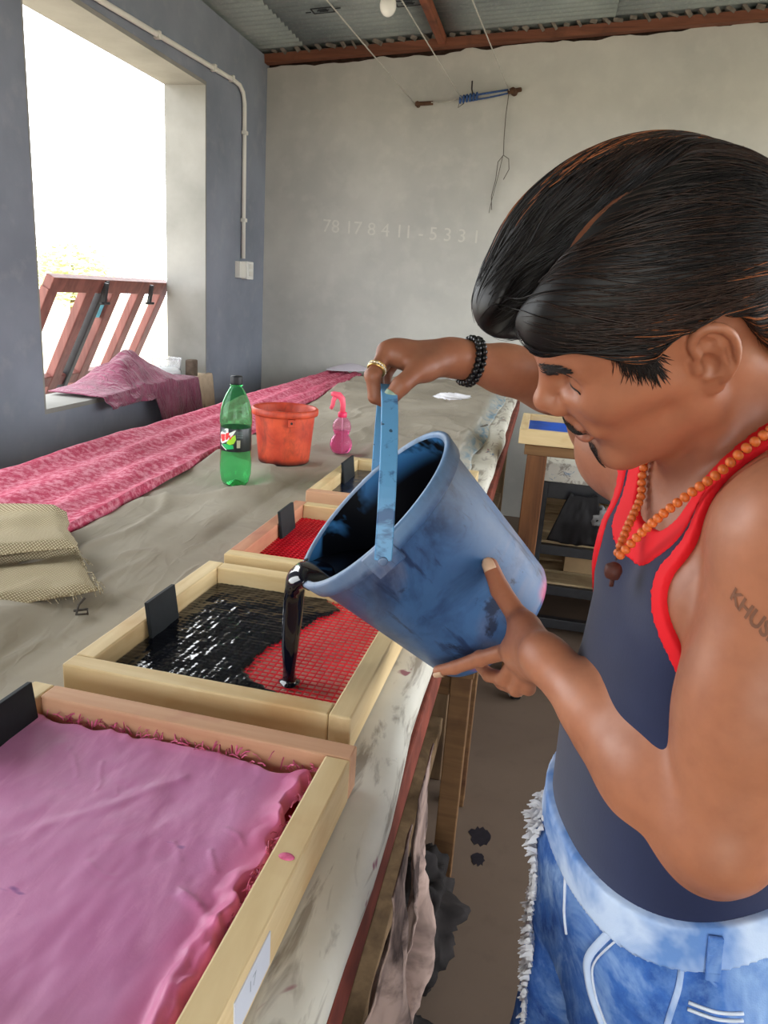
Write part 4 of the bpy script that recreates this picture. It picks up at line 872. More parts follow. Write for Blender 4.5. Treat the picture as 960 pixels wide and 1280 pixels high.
for i, (x, y, r, l) in enumerate(((-.014, 1.845, .030, 'large round dried ink spot on the brown floor'), (-.012, 1.752, .019, 'smaller split ink spot just nearer than the large one'), (-.075, 1.567, .012, 'tiny dried ink drop on the floor nearest the table'))):
    b = MB(); n = 22; b.poly([(x + r * (1 + .22 * math.sin(3 * k + i) * math.sin(1.7 * k)) * math.cos(2 * PI * k / n), y + 1.25 * r * (1 + .22 * math.sin(3 * k + i)) * math.sin(2 * PI * k / n), .0012) for k in range(n)], .0012)
    tag(obj('ink_spot', b, SPOT), l, 'stain')
# ------------------------------------------------------------------ the man: a signed-distance body turned into one mesh
A_ = lambda *p: np.array(p, np.float32)
class Sdf:
    def __init__(s): s.it = []
    def put(s, fn, c, R, k, op='u'): s.it.append((fn, np.asarray(c, np.float32), R, k, op)); return s
    def cap(s, a, b, ra, rb, k=.01, op='u'):
        a = np.asarray(a, np.float32); b = np.asarray(b, np.float32); d = b - a; dd = float(d @ d) + 1e-12
        def fn(P):
            t = np.clip((P - a) @ d / dd, 0, 1); return np.sqrt(((P - a - t[:, None] * d) ** 2).sum(1)) - (ra + (rb - ra) * t)
        return s.put(fn, (a + b) / 2, math.sqrt(dd) / 2 + max(ra, rb), k, op)
    def chain(s, pts, rs, k0=.01, k=.004):
        for i in range(len(pts) - 1): s.cap(pts[i], pts[i + 1], rs[i], rs[i + 1], k0 if i == 0 else k)
        return s
    def ell(s, c, r, B=None, k=.01, op='u'):
        c = np.asarray(c, np.float32); r = np.asarray(r, np.float32); B = np.eye(3, dtype=np.float32) if B is None else np.asarray(B, np.float32)
        def fn(P):
            q = (P - c) @ B.T; k0 = np.sqrt(((q / r) ** 2).sum(1)); k1 = np.sqrt(((q / (r * r)) ** 2).sum(1)) + 1e-9
            return np.where(k0 < 1e-3, -r.min(), k0 * (k0 - 1) / k1)
        return s.put(fn, c, float(r.max()), k, op)
    def __call__(s, P, pad=.07):
        P = np.asarray(P, np.float32); d = np.full(len(P), 1.0, np.float32)
        for fn, c, R, k, op in s.it:
            m = np.nonzero(((P - c) ** 2).sum(1) < (R + pad) ** 2)[0]
            if not len(m): continue
            a = d[m]; b = fn(P[m])
            if op == 'u':
                if k > 0: h = np.maximum(k - np.abs(a - b), 0) / k; d[m] = np.minimum(a, b) - h * h * k * .25
                else: d[m] = np.minimum(a, b)
            else:
                b = -b
                h = np.maximum(k - np.abs(a - b), 0) / max(k, 1e-6); d[m] = np.maximum(a, b) + h * h * k * .25
        return d
def grad(fn, P, e=.0008):
    P = np.asarray(P, np.float32); g = np.zeros_like(P)
    for i in range(3):
        q = P.copy(); q[:, i] += e; r = P.copy(); r[:, i] -= e; g[:, i] = (fn(q) - fn(r)) / (2 * e)
    return g / (np.linalg.norm(g, axis=1, keepdims=True) + 1e-9)
def project(fn, P, off=0.0, n=5):
    P = np.asarray(P, np.float32).copy()
    for _ in range(n): P -= np.clip(fn(P) - off, -.03, .03)[:, None] * grad(fn, P)
    return P
def nets(fn, lo, hi, h, BS=8):
    lo = np.asarray(lo, float); nb = np.ceil((np.asarray(hi) - lo) / (h * BS)).astype(int); n = nb * BS
    bi = np.stack(np.meshgrid(*[np.arange(k) for k in nb], indexing='ij'), -1).reshape(-1, 3)
    cd = fn((lo + (bi * BS + BS / 2 - .5) * h).astype(np.float32), .12)
    act = np.abs(cd) < h * BS * 1.45
    D = np.repeat(np.repeat(np.repeat(cd.reshape(nb), BS, 0), BS, 1), BS, 2).astype(np.float32)
    o = np.stack(np.meshgrid(*[np.arange(BS)] * 3, indexing='ij'), -1).reshape(-1, 3)
    ab = bi[act]
    for st_ in range(0, len(ab), 1500):
        G = (ab[st_:st_ + 1500, None, :] * BS + o[None]).reshape(-1, 3)
        D[G[:, 0], G[:, 1], G[:, 2]] = fn((lo + G * h).astype(np.float32), .06)
    I = D < 0
    cs = np.zeros(n - 1, np.int8)
    for a in (0, 1):
        for b in (0, 1):
            for c in (0, 1): cs += I[a:n[0] - 1 + a, b:n[1] - 1 + b, c:n[2] - 1 + c]
    cells = np.argwhere((cs > 0) & (cs < 8)); del cs
    cid = -np.ones(n - 1, np.int32); cid[cells[:, 0], cells[:, 1], cells[:, 2]] = np.arange(len(cells))
    cor = np.array([(a, b, c) for a in (0, 1) for b in (0, 1) for c in (0, 1)])
    val = np.stack([D[cells[:, 0] + q[0], cells[:, 1] + q[1], cells[:, 2] + q[2]] for q in cor], 1)
    acc = np.zeros((len(cells), 3)); cnt = np.zeros(len(cells))
    for i in range(8):
        for j in range(i + 1, 8):
            if np.abs(cor[i] - cor[j]).sum() != 1: continue
            x = (val[:, i] < 0) != (val[:, j] < 0); t = np.where(x, val[:, i] / (val[:, i] - val[:, j] + 1e-12), 0)
            acc += np.where(x[:, None], cor[i] + t[:, None] * (cor[j] - cor[i]), 0); cnt += x
    V = lo + (cells + acc / cnt[:, None]) * h
    Q = []
    for ax in range(3):
        sl0 = [slice(1, n[k] - 1) for k in range(3)]; sl1 = list(sl0); sl0[ax] = slice(0, n[ax] - 1); sl1[ax] = slice(1, n[ax])
        a = I[tuple(sl0)]; b = I[tuple(sl1)]; e = np.argwhere(a != b); inside_first = a[e[:, 0], e[:, 1], e[:, 2]]
        off = np.ones(3, int); off[ax] = 0; e = e + off
        u, v = (ax + 1) % 3, (ax + 2) % 3
        def c_(du, dv): q = e.copy(); q[:, u] -= du; q[:, v] -= dv; return cid[q[:, 0], q[:, 1], q[:, 2]]
        q = np.stack([c_(1, 1), c_(0, 1), c_(0, 0), c_(1, 0)], 1); q[~inside_first] = q[~inside_first][:, ::-1]; Q.append(q)
    Q = np.concatenate(Q); Q = Q[(Q >= 0).all(1)]
    return V.astype(np.float32), Q.astype(np.int32)
def np_obj(name, V, Q, mat, parent=None, attrs=None):
    me = bpy.data.meshes.new(name); inv = np.array(MW[parent].inverted()) if parent is not None else np.eye(4)
    V = V @ inv[:3, :3].T + inv[:3, 3]
    me.vertices.add(len(V)); me.vertices.foreach_set('co', V.astype(np.float32).ravel())
    k = Q.shape[1]; me.loops.add(Q.size); me.loops.foreach_set('vertex_index', Q.ravel().astype(np.int32))
    me.polygons.add(len(Q)); me.polygons.foreach_set('loop_start', np.arange(0, Q.size, k, dtype=np.int32)); me.polygons.foreach_set('loop_total', np.full(len(Q), k, np.int32))
    me.update(calc_edges=True); me.polygons.foreach_set('use_smooth', np.ones(len(Q), bool)); me.materials.append(mat)
    for nm, a in (attrs or {}).items():
        at_ = me.attributes.new(nm, 'FLOAT', 'POINT'); at_.data.foreach_set('value', a.astype(np.float32))
    o = bpy.data.objects.new(name, me); COL.objects.link(o); o.parent = parent; MW[o] = MW.get(parent, Matrix.Identity(4)); return o

# head frame: x forward, y to his left, z up; origin between the ears
HO = A_(.101, .742, 1.441)
def head_basis(yaw, pitch, roll):
    F = np.array([-math.cos(yaw) * math.cos(pitch), -math.sin(yaw) * math.cos(pitch), -math.sin(pitch)]); L = np.array([math.sin(yaw), -math.cos(yaw), 0.]); U = np.cross(F, L)
    return np.stack([F, L * math.cos(roll) - U * math.sin(roll), U * math.cos(roll) + L * math.sin(roll)]).astype(np.float32)
HB_ = head_basis(.094, .577, .414)
hw = lambda *p: HO + np.asarray(p, np.float32) @ HB_
hl = lambda P: (np.asarray(P, np.float32) - HO) @ HB_.T
def rot(ax, a):
    return np.array(Matrix.Rotation(a, 3, ax), np.float32)
# torso frame
FT = A_(-.955, -.297, 0); LT = A_(.297, -.955, 0); ZA = A_(0, 0, 1)
SEC = np.array([  # z, centre x, centre y, half depth, half width
    (.74, .200, .745, .100, .155), (.86, .192, .738, .108, .160), (.95, .186, .738, .106, .148), (1.03, .182, .742, .104, .142), (1.10, .194, .756, .102, .146), (1.18, .206, .772, .104, .158),
    (1.24, .213, .782, .098, .162), (1.29, .219, .786, .082, .153), (1.335, .222, .788, .060, .118), (1.37, .224, .789, .046, .075), (1.39, .224, .789, .040, .055)], np.float32)
def torso_fn(P):
    z = P[:, 2]; g = lambda i: np.interp(z, SEC[:, 0], SEC[:, i]); cx_, cy_, a, b = g(1), g(2), g(3), g(4)
    dx, dy = P[:, 0] - cx_, P[:, 1] - cy_; f_ = dx * FT[0] + dy * FT[1]; l_ = dx * LT[0] + dy * LT[1]
    e = 2.3; k = (np.abs(f_ / a) ** e + np.abs(l_ / b) ** e) ** (1 / e); k1 = np.sqrt((f_ / a ** 2) ** 2 + (l_ / b ** 2) ** 2) + 1e-6; k0 = np.sqrt((f_ / a) ** 2 + (l_ / b) ** 2)
    d = (k - 1) * np.where(k0 > .05, k0 / k1, np.minimum(a, b))
    cap_ = np.maximum(z - 1.39, .745 - z)
    return np.maximum(d * .9, cap_).astype(np.float32)
tl = lambda f_, l_, z: A_(*(np.array([np.interp(z, SEC[:, 0], SEC[:, 1]), np.interp(z, SEC[:, 0], SEC[:, 2]), z]) + f_ * FT + l_ * LT))
LSH = A_(.208, .612, 1.300); RSH = A_(.112, .930, 1.305)
LEL = A_(.198, .612, 1.024); LWR = A_(.045, .782, 1.082)
REL = A_(.083, 1.199, 1.337); RWR = A_(-.119, 1.076, 1.377)
def add_trunk(s, arms=True):
    s.put(torso_fn, (.19, .76, 1.07), .45, .0)
    for sg in (1, -1):
        s.ell(tl(.062, sg * .065, 1.215), (.042, .062, .050), np.stack([FT, LT, ZA]), .03)           # chest
        s.ell(tl(-.055, sg * .075, 1.23), (.05, .065, .085), np.stack([FT, LT, ZA]), .03)           # shoulder blade
    for sh in (LSH, RSH):
        s.cap(tl(-.03, 0, 1.352), sh + A_(.018, 0, .012), .042, .045, .04); s.cap(tl(.02, 0, 1.30), sh + A_(-.012, 0, -.01), .04, .046, .04)
        s.ell(sh + A_(.005, 0, 0), (.055, .055, .062), None, .03)
    return s
def add_neck(s):
    s.cap(tl(-.022, 0, 1.31), hw(-.030, 0, -.045), .062, .056, .03); s.cap(tl(.048, .012, 1.29), hw(.0, .052, -.048), .011, .013, .022); s.cap(tl(.048, -.012, 1.29), hw(.0, -.052, -.048), .011, .013, .022)
    s.cap(hw(.032, 0, -.085), tl(.038, 0, 1.305), .026, .022, .03)
    return s
def add_head(s):
    B = HB_; e = lambda c, r, k=.02, op='u', R=None: s.ell(hw(*c), r, B if R is None else R @ B, k, op)
    c = lambda a, b, ra, rb, k=.012, op='u': s.cap(hw(*a), hw(*b), ra, rb, k, op)
    e((-.008, 0, .042), (.098, .077, .092), .03); e((.048, 0, .040), (.056, .063, .056), .03); e((.045, 0, -.022), (.056, .057, .070), .03); e((.038, 0, -.062), (.046, .050, .040), .025)
    for q in (1, -1):
        c((.004, q * .052, -.050), (.070, q * .020, -.092), .015, .014, .02); c((.004, q * .058, -.02), (.006, q * .052, -.052), .013, .014, .02)
        c((.03, q * .060, .0), (.072, q * .042, -.006), .012, .016, .03)
        c((.097, q * .012, .034), (.078, q * .044, .036), .009, .009, .012)
    c((.080, .008, -.092), (.080, -.008, -.092), .016, .016, .018)
    for q in (1, -1): e((.098, q * .031, .016), (.014, .017, .011), .014, 's')
    for q in (1, -1):
        e((.079, q * .031, .016), (.0135, .0155, .0125), .004); c((.091, q * .019, .0145), (.088, q * .043, .013), .0018, .0016, .003)
    c((.095, 0, .030), (.116, 0, -.004), .0075, .0095, .012); e((.1175, 0, -.0085), (.0105, .0115, .0105), None or .008)
    for q in (1, -1):
        e((.1065, q * .0125, -.0145), (.0125, .0078, .0088), .006); e((.111, q * .0075, -.0225), (.006, .0035, .004), .003, 's')
        c((.095, q * .022, -.006), (.088, q * .032, -.042), .006, .006, .014)
    c((.100, 0, -.020), (.099, 0, -.036), .009, .010, .012)
    e((.1005, 0, -.0445), (.0085, .021, .0062), .005); e((.0985, 0, -.0585), (.0090, .019, .0072), .005)
    c((.104, .020, -.0515), (.104, -.020, -.0515), .0016, .0016, .003, 's'); c((.093, .022, -.0515), (.089, .028, -.053), .002, .002, .004, 's')
    e((.098, 0, -.0725), (.006, .014, .0045), .008, 's')
    # ears
    for q in (1, -1):
        eu = np.array((.93, -.30 * q, .16)); ev = np.array((-.20, .16 * q, .97)); eu /= np.linalg.norm(eu); ev -= eu * (ev @ eu); ev /= np.linalg.norm(ev); en = np.cross(eu, ev) * -q
        if en[1] * q < 0: en = -en
        Ec = np.array((-.013, .0745 * q, .003)); pt = lambda u, v, w=0: tuple(Ec + (u * eu + v * ev) * 1.12 + (w * 1.3 + .0015) * en)
        R = np.stack([eu, en, ev]).astype(np.float32)
        s.ell(hw(*pt(-.002, .004, .001)), (.0180, .0045, .0320), R @ HB_, .005)
        hx = [(.004, .002), (.011, .012), (.012, .024), (.003, .0325), (-.008, .031), (-.0165, .021), (-.018, .006), (-.0145, -.008), (-.008, -.018)]
        hx = np.array(hx); tt = np.linspace(0, len(hx) - 1, 26); hx = np.stack([np.interp(tt, range(len(hx)), hx[:, k]) for k in (0, 1)], 1)
        for _ in range(3): hx[1:-1] = (hx[:-2] + 2 * hx[1:-1] + hx[2:]) / 4
        for i in range(len(hx) - 1): c(pt(*hx[i], .0042), pt(*hx[i + 1], .0042), .0036, .0036, .0025)
        s.ell(hw(*pt(-.001, -.024, .001)), (.0095, .0048, .0105), R @ HB_, .005)
        ax_ = [(-.001, .022), (-.009, .013), (-.010, .0), (-.005, -.011), (.004, -.014)]
        for i in range(len(ax_) - 1): c(pt(*ax_[i], .0036), pt(*ax_[i + 1], .0036), .0026, .0030, .003)
        e(pt(.0015, -.001, .0058), (.0078, .0075, .0115), .003, 's'); e(pt(.0015, .0185, .0062), (.0070, .0048, .0050), .003, 's'); e(pt(-.0128, .006, .0062), (.0020, .0042, .014), .0025, 's')
        c(pt(.0105, .002, .003), pt(.0095, -.006, .003), .0040, .0042, .004)
    return s
LH = dict(cmc=(.029, .819, 1.084), t1=(.010, .870, 1.088), t2=(-.018, .896, 1.113), t3=(-.0345, .9115, 1.138),
    i=[(.005, .861, 1.052), (-.033, .885, 1.022), (-.065, .896, .998), (-.086, .902, .987)], m=[(.013, .859, 1.040), (.0, .880, 1.002), (-.020, .904, .991), (-.034, .925, .992)],
    r=[(.022, .853, 1.033), (.016, .874, .994), (-.002, .901, .984), (-.017, .919, .984)], p=[(.032, .845, 1.033), (.030, .865, 1.002), (.015, .889, .988), (.001, .910, .985)])
RH_ = dict(cmc=(-.140, 1.050, 1.372), t1=(-.160, 1.001, 1.362), t2=(-.176, .974, 1.344), t3=(-.187, .966, 1.328),
    i=[(-.207, 1.019, 1.382), (-.216, .984, 1.352), (-.212, .985, 1.325), (-.198, .994, 1.317)], m=[(-.209, 1.043, 1.383), (-.223, 1.012, 1.350), (-.216, 1.012, 1.322), (-.200, 1.022, 1.315)],
    r=[(-.206, 1.066, 1.381), (-.223, 1.040, 1.348), (-.216, 1.039, 1.321), (-.201, 1.046, 1.315)], p=[(-.199, 1.088, 1.377), (-.216, 1.066, 1.346), (-.210, 1.064, 1.323), (-.197, 1.068, 1.318)])
def add_hand(s, H, wr, fw=1.0):
    wr = np.array(wr); mid = lambda a, b, t: np.array(a) * (1 - t) + np.array(b) * t
    for n_, rr in (('i', .0125), ('m', .0125), ('r', .012), ('p', .011)):
        s.cap(mid(wr, H[n_][0], .12), H[n_][0], .018, rr, .012)
    s.cap(mid(wr, H['i'][0], .45), mid(wr, H['p'][0], .45), .016, .015, .012)
    s.cap(mid(H['i'][0], wr, .10), mid(H['p'][0], wr, .10), .0115, .0105, .008)
    s.cap(mid(wr, H['cmc'], .3), H['cmc'], .018, .017, .015); s.cap(H['cmc'], H['t1'], .0170, .0135, .012)
    s.cap(mid(H['cmc'], H['t1'], .5), mid(wr, H['i'][0], .75), .013, .013, .022); s.cap(mid(H['cmc'], H['t1'], .8), mid(wr, H['i'][0], .92), .009, .009, .022)
    s.chain([H['t1'], H['t2'], H['t3']], [.0132, .0124, .0102], .006, .003)
    for n_, sc in (('i', 1.0), ('m', 1.02), ('r', .97), ('p', .86)):
        s.chain(H[n_], [.0108 * sc, .0098 * sc, .0088 * sc, .0074 * sc], .005, .003)
        s.ell(H[n_][1], (.0105 * sc,) * 3, None, .003)
    return s
def add_arm(s, sh, el, wr, out, bic):
    el = np.array(el); sh = np.array(sh); wr = np.array(wr); out = np.array(out, float)
    m = lambda a, b, t: a * (1 - t) + b * t
    s.cap(sh, m(sh, el, .55), .054, .052, .02); s.cap(m(sh, el, .5), el, .052, .044, .02)
    s.ell(m(sh, el, .52) + np.array(bic) * .012, (.038, .038, .075), None, .03)
    s.ell(el, (.039, .039, .039), None, .02)
    s.cap(el, m(el, wr, .32), .042, .046, .02); s.cap(m(el, wr, .3), m(el, wr, .68), .046, .034, .02); s.cap(m(el, wr, .66), wr, .0325, .0255, .015)
    s.cap(wr, wr + (wr - el) * .06, .0250, .024, .012)
    return s
BODY = Sdf(); add_trunk(BODY); add_neck(BODY); add_head(BODY)
add_arm(BODY, LSH, LEL, LWR, (0, -1, 0), (-1, 0, 0)); add_arm(BODY, RSH, REL, RWR, (0, 1, 0), (-.5, -.5, .4))
add_hand(BODY, LH, LWR); add_hand(BODY, RH_, RWR)
for sg in (1, -1): BODY.cap(tl(.005, sg * .085, .82), tl(.01, sg * .085, .60), .080, .07, .03)
man = thing('person', 'man in navy red-trimmed vest and faded jeans tilting a blue bucket over the frames', 'person', (.20, .75, 0))
t = NT('brown_skin'); n1 = t.noise(7, 4); n2 = t.noise(260, 3); n3 = t.noise(45, 4)
c = t.ramp(n1, [(.3, S(156, 98, 70)), (.7, S(176, 116, 86))])
c = t.mix(t.math('MULTIPLY', t.ramp(n3, [(.4, 0.), (.7, 1.)]), .22), c, S(124, 70, 48))
def attr(nt, nm): a = nt.n.new('ShaderNodeAttribute'); a.attribute_name = nm; return a.outputs['Fac']
c = t.mix(t.math('MULTIPLY', attr(t, 'lip'), .6), c, S(112, 58, 52)); c = t.mix(t.math('MULTIPLY', attr(t, 'stubble'), .45), c, S(52, 36, 32)); c = t.mix(t.math('MULTIPLY', attr(t, 'hand'), .35), c, S(104, 64, 48))
t.color(c).rough(t.ramp(n3, [(.35, .42), (.7, .55)]), .45).bump(t.math('ADD', n2, t.math('MULTIPLY', n3, .5)), .08, .001)
t.set(Subsurface_Weight=.08, Subsurface_Radius=(.010, .004, .002), Subsurface_Scale=.6); SKIN = t.m
V, Q = nets(BODY, (-.25, .50, .56), (.38, 1.29, 1.62), .0022)
H = hl(V); sm = lambda x, a, b: np.clip((x - a) / (b - a), 0, 1)
ell_d = lambda cx_, cz, rx, ry: np.hypot(H[:, 1] / ry, (H[:, 2] - cz) / rx)
near = (np.abs(H).max(1) < .16)
lip = near * (H[:, 0] > .088) * np.clip(1.5 - ell_d(0, -.0515, .0135, .023), 0, 1)
stub = near * (H[:, 0] > .03) * np.clip(1.4 - np.hypot(H[:, 1] / .02, (H[:, 2] + .086) / .020), 0, 1) * (H[:, 0] > .07) + near * .5 * sm(-H[:, 2], .03, .07) * sm(H[:, 0], .0, .05) * .4
hand = np.maximum(sm(.95 - np.linalg.norm(V - A_(-.19, 1.03, 1.35), axis=1) / .12, 0, .4), 0)
body = np_obj('body', V, Q, SKIN, man, dict(lip=lip, stubble=np.clip(stub, 0, 1), hand=hand))

# vest with red binding
TR = add_trunk(Sdf())
def tloc(P):
    z = P[:, 2]; dx = P[:, 0] - np.interp(z, SEC[:, 0], SEC[:, 1]); dy = P[:, 1] - np.interp(z, SEC[:, 0], SEC[:, 2])
    return dx * FT[0] + dy * FT[1], dx * LT[0] + dy * LT[1], z
def neck_cut(P):        # negative inside the neck opening
    f_, l_, z = tloc(P); h = np.where(f_ > -.01, .122, .09)
    d1 = (((np.abs(l_) / .066) ** 2.6 + (np.abs(np.minimum(z, 1.375) - 1.375) / h) ** 2.6) ** (1 / 2.6) - 1) * .066
    return d1
def arm_cut(P):
    f_, l_, z = tloc(P); l_ = np.abs(l_); sl = .110 + .020 * np.exp(-((z - 1.215) / .05) ** 2); d = ((np.abs(np.minimum(l_ - .205, 0)) / sl) ** 3.2 + (np.abs(np.minimum(z, 1.29) - 1.29) / .150) ** 3.2) ** (1 / 3.2) * .10 - .10
    return d
def vest_fn(P, pad=.07): return np.maximum(np.maximum(TR(P, pad) - .0042, -np.minimum(neck_cut(P), arm_cut(P))), .90 - P[:, 2])
def trim_fn(cut, w, lift):
    def fn(P, pad=.07): c_ = cut(P); return np.maximum(np.maximum(np.abs(TR(P, pad) - lift * .3) - lift * .7, np.abs(c_ - w / 2 + .001) - w / 2), .95 - P[:, 2])
    return fn
t = NT('navy_knit'); n1 = t.noise(400, 2); n2 = t.noise(5, 4)
t.color(t.ramp(n2, [(.35, S(20, 27, 54)), (.65, S(30, 38, 70))])).rough(.85, .2).bump(n1, .1, .001); t.set(Sheen_Weight=.25); NAVY = t.m
t = NT('red_binding'); t.color(S(222, 22, 34)).rough(.7, .25).bump(t.noise(500, 2), .1, .001); REDB = t.m
lo_, hi_ = (.02, .55, .88), (.36, 1.0, 1.42)
vest = np_obj('vest', *nets(vest_fn, lo_, hi_, .0035), NAVY, man)
np_obj('neck_binding', *nets(trim_fn(neck_cut, .018, .0060), (.02, .55, 1.15), hi_, .0025, 8), REDB, vest)
np_obj('armhole_binding', *nets(trim_fn(arm_cut, .0125, .0060), (.02, .55, 1.08), hi_, .0025, 8), REDB, vest)

# jeans
JE = Sdf(); JE.put(torso_fn, (.19, .76, 1.07), .45, .0)
for sg in (1, -1):
    JE.cap(tl(.008, sg * .080, .84), A_(*(np.array((.190, .745, .47)) + .02 * FT + sg * .10 * LT)), .088, .066, .03)
    JE.cap(A_(*(np.array((.190, .745, .47)) + .02 * FT + sg * .10 * LT)), A_(*(np.array((.20, .745, .085)) + sg * .11 * LT)), .066, .056, .03)
    JE.ell(tl(-.06, sg * .07, .83), (.07, .07, .08), np.stack([FT, LT, ZA]), .04)
waist = lambda P: P[:, 2] - (.962 - .28 * tloc(P)[0])
def jean_fn(P, pad=.07): 
    w = .0012 * np.sin(P[:, 2] * 60 + 8 * P[:, 0]) ; return np.maximum(np.maximum(JE(P, pad) - .0075 - w, waist(P)), .03 - P[:, 2])
def band_fn(P, pad=.07): return np.maximum(np.abs(JE(P, pad) - .006) - .0050, np.abs(waist(P) + .018) - .0195)
t = NT('faded_denim'); n1 = t.noise(9, 5, None, .65, .6); n2 = t.noise(38, 5, None, .7); n3 = t.noise(700, 2); za = t.axis(2)
c = t.ramp(n1, [(.32, S(34, 66, 128)), (.52, S(60, 104, 178)), (.68, S(150, 180, 220))])
c = t.mix(t.math('MULTIPLY', t.ramp(n2, [(.45, 0.), (.65, 1.)]), .45), c, S(116, 152, 206)); t.color(c).rough(.85, .15).bump(t.math('ADD', n3, t.math('MULTIPLY', n2, .8)), .25, .0015); DENIM = t.m
t = NT('pale_denim'); n1 = t.noise(11, 4, None, .6, .4); n2 = t.noise(45, 5)
c = t.ramp(n1, [(.36, S(98, 136, 196)), (.58, S(196, 212, 236))]); c = t.mix(t.math('MULTIPLY', n2, .25), c, S(110, 146, 200)); t.color(c).rough(.85, .15).bump(t.noise(600, 2), .2, .001); PALED = t.m
jeans = np_obj('jeans', *nets(jean_fn, (.0, .50, .0), (.38, 1.0, 1.02), .006), DENIM, man)
np_obj('waistband', *nets(band_fn, (.03, .54, .85), (.36, .95, 1.04), .0024), PALED, jeans)
STITCH = plain('pale_stitching', S(206, 214, 226), .8, .1, .1, 60)
def seam(name, pts, r, off=.001, mat=STITCH, flat=None, n=6, dens=8):
    P = []; pts = [np.array(p, float) for p in pts]
    for a, b_ in zip(pts[:-1], pts[1:]):
        for k in range(dens): P.append(a + (b_ - a) * k / dens)
    P.append(pts[-1]); P = np.array(P, np.float32)
    for _ in range(3): P[1:-1] = (P[:-2] + 2 * P[1:-1] + P[2:]) / 4
    P = project(jean_fn, P, off); b = MB(); b.tube([tuple(p) for p in P], r, n, True, flat); return obj(name, b, mat, jeans, smooth=True, world=True)
seam('pocket_edge', [(.137, .623, .895), (.124, .629, .853), (.129, .622, .826), (.143, .606, .80)], .0045, .0005, PALED)
seam('pocket_stitch', [(.143, .619, .890), (.130, .624, .853), (.135, .617, .826), (.149, .602, .80)], .0011, .0008)
seam('side_seam', [(.18, .575, .922), (.18, .567, .894), (.174, .558, .866), (.17, .555, .78)], .0030, .0003, PALED)
seam('back_yoke_seam', [(.190, .567, .878), (.215, .55, .880), (.245, .54, .884)], .0016, .0008)
seam('back_yoke_seam', [(.190, .567, .884), (.215, .55, .886), (.245, .54, .890)], .0016, .0008)
seam('fly_seam', [(.092, .688, .894), (.109, .677, .847), (.106, .673, .835)], .0016, .0008)
for (p0, p1) in (((.118, .652, .937), (.124, .640, .889)), ((.206, .547, .992), (.214, .547, .945)), ((.30, .70, 1.005), (.30, .70, .95))):
    fz = .9645 - .28 * float(tloc(np.array([p0]))[0][0]); p0 = np.array((p0[0], p0[1], fz)); p1 = p0 - np.array((0, 0, .043)); q = project(band_fn, np.array([p0 + (p1 - p0) * k / 6 for k in range(7)]), .003); b = MB(); g_ = grad(band_fn, q)
    for k in range(6): b.bar(Vector(q[k]), Vector(q[k + 1] + (q[k + 1] - q[k]) * .08), .0125, .004, up=Vector(g_[k]))
    obj('belt_loop', b, DENIM, jeans, world=True, bevel=.0015)
for dz in (.003, .033):     # stitching lines on the waistband
    pts = []
    for k in range(60):
        a = 2 * PI * k / 60; f_, l_ = .108 * math.cos(a), .15 * math.sin(a); p = tl(f_, l_, .95); z = .962 - .28 * f_ - dz; pts.append((p[0], p[1], z))
    P = project(band_fn, np.array(pts, np.float32), .0004); P = np.concatenate([P, P[:1]]); b = MB(); b.tube([tuple(p) for p in P], .0009, 5, False); obj('waist_stitch', b, DENIM, jeans, smooth=True, world=True)
# torn fringe on the front of the far leg
R_ = random.Random(8); b = MB(); FRN = plain('white_frayed_threads', S(206, 206, 210), .9, .1, .08, 60)
base = project(jean_fn, np.array([(.086, .80 - .0 * k, .885 - .0065 * k) for k in range(46)], np.float32), -.001)
for k, p in enumerate(base):
    for j in range(12):
        q = Vector(p) + Vector((0, R_.uniform(-.035, .035), R_.uniform(-.004, .004))); d = Vector((-1, R_.uniform(-.5, .5), R_.uniform(-.8, .4))).normalized() * R_.uniform(.004, .012) * (.35 + 1.3 * abs(math.sin(k * .31) * math.sin(k * .13 + 1)))
        b.tube([q, q + d * .55 + Vector((0, 0, -.001)), q + d + Vector((0, 0, -.004))], [.0036, .0030, .0008], 4)
fr_ = obj('frayed_tear', b, FRN, jeans, world=True); fr_['kind'] = 'stuff'
SHOE = plain('dark_sandal', S(46, 40, 38), .7, .2, .2, 20)
for sg in (1, -1):
    b = MB(); c_ = np.array((.19, .745, 0)) + sg * .11 * LT + .05 * FT; F3 = Vector(FT); L3 = Vector(LT); n = 24
    for (z, s_) in ((.002, 1.0), (.03, 1.0), (.06, .85), (.085, .5)): pass
    rings = [(.002, 1.0, 0), (.025, 1.02, 0), (.05, .92, -.005), (.075, .66, -.03), (.10, .5, -.055)]; vs = []
    for (z, s_, sh_) in rings:
        for k in range(n): a = 2 * PI * k / n; vs.append(Vector(c_) + F3 * (.13 * s_ * math.cos(a) + sh_) + L3 * (.048 * s_ * math.sin(a)) + Vector((0, 0, z)))
    fs = [(i * n + k, i * n + (k + 1) % n, (i + 1) * n + (k + 1) % n, (i + 1) * n + k) for i in range(4) for k in range(n)] + [tuple(range(n - 1, -1, -1)), tuple(range(4 * n, 5 * n))]
    b.add(vs, fs); obj('shoe', b, SHOE, man, smooth=True, world=True)

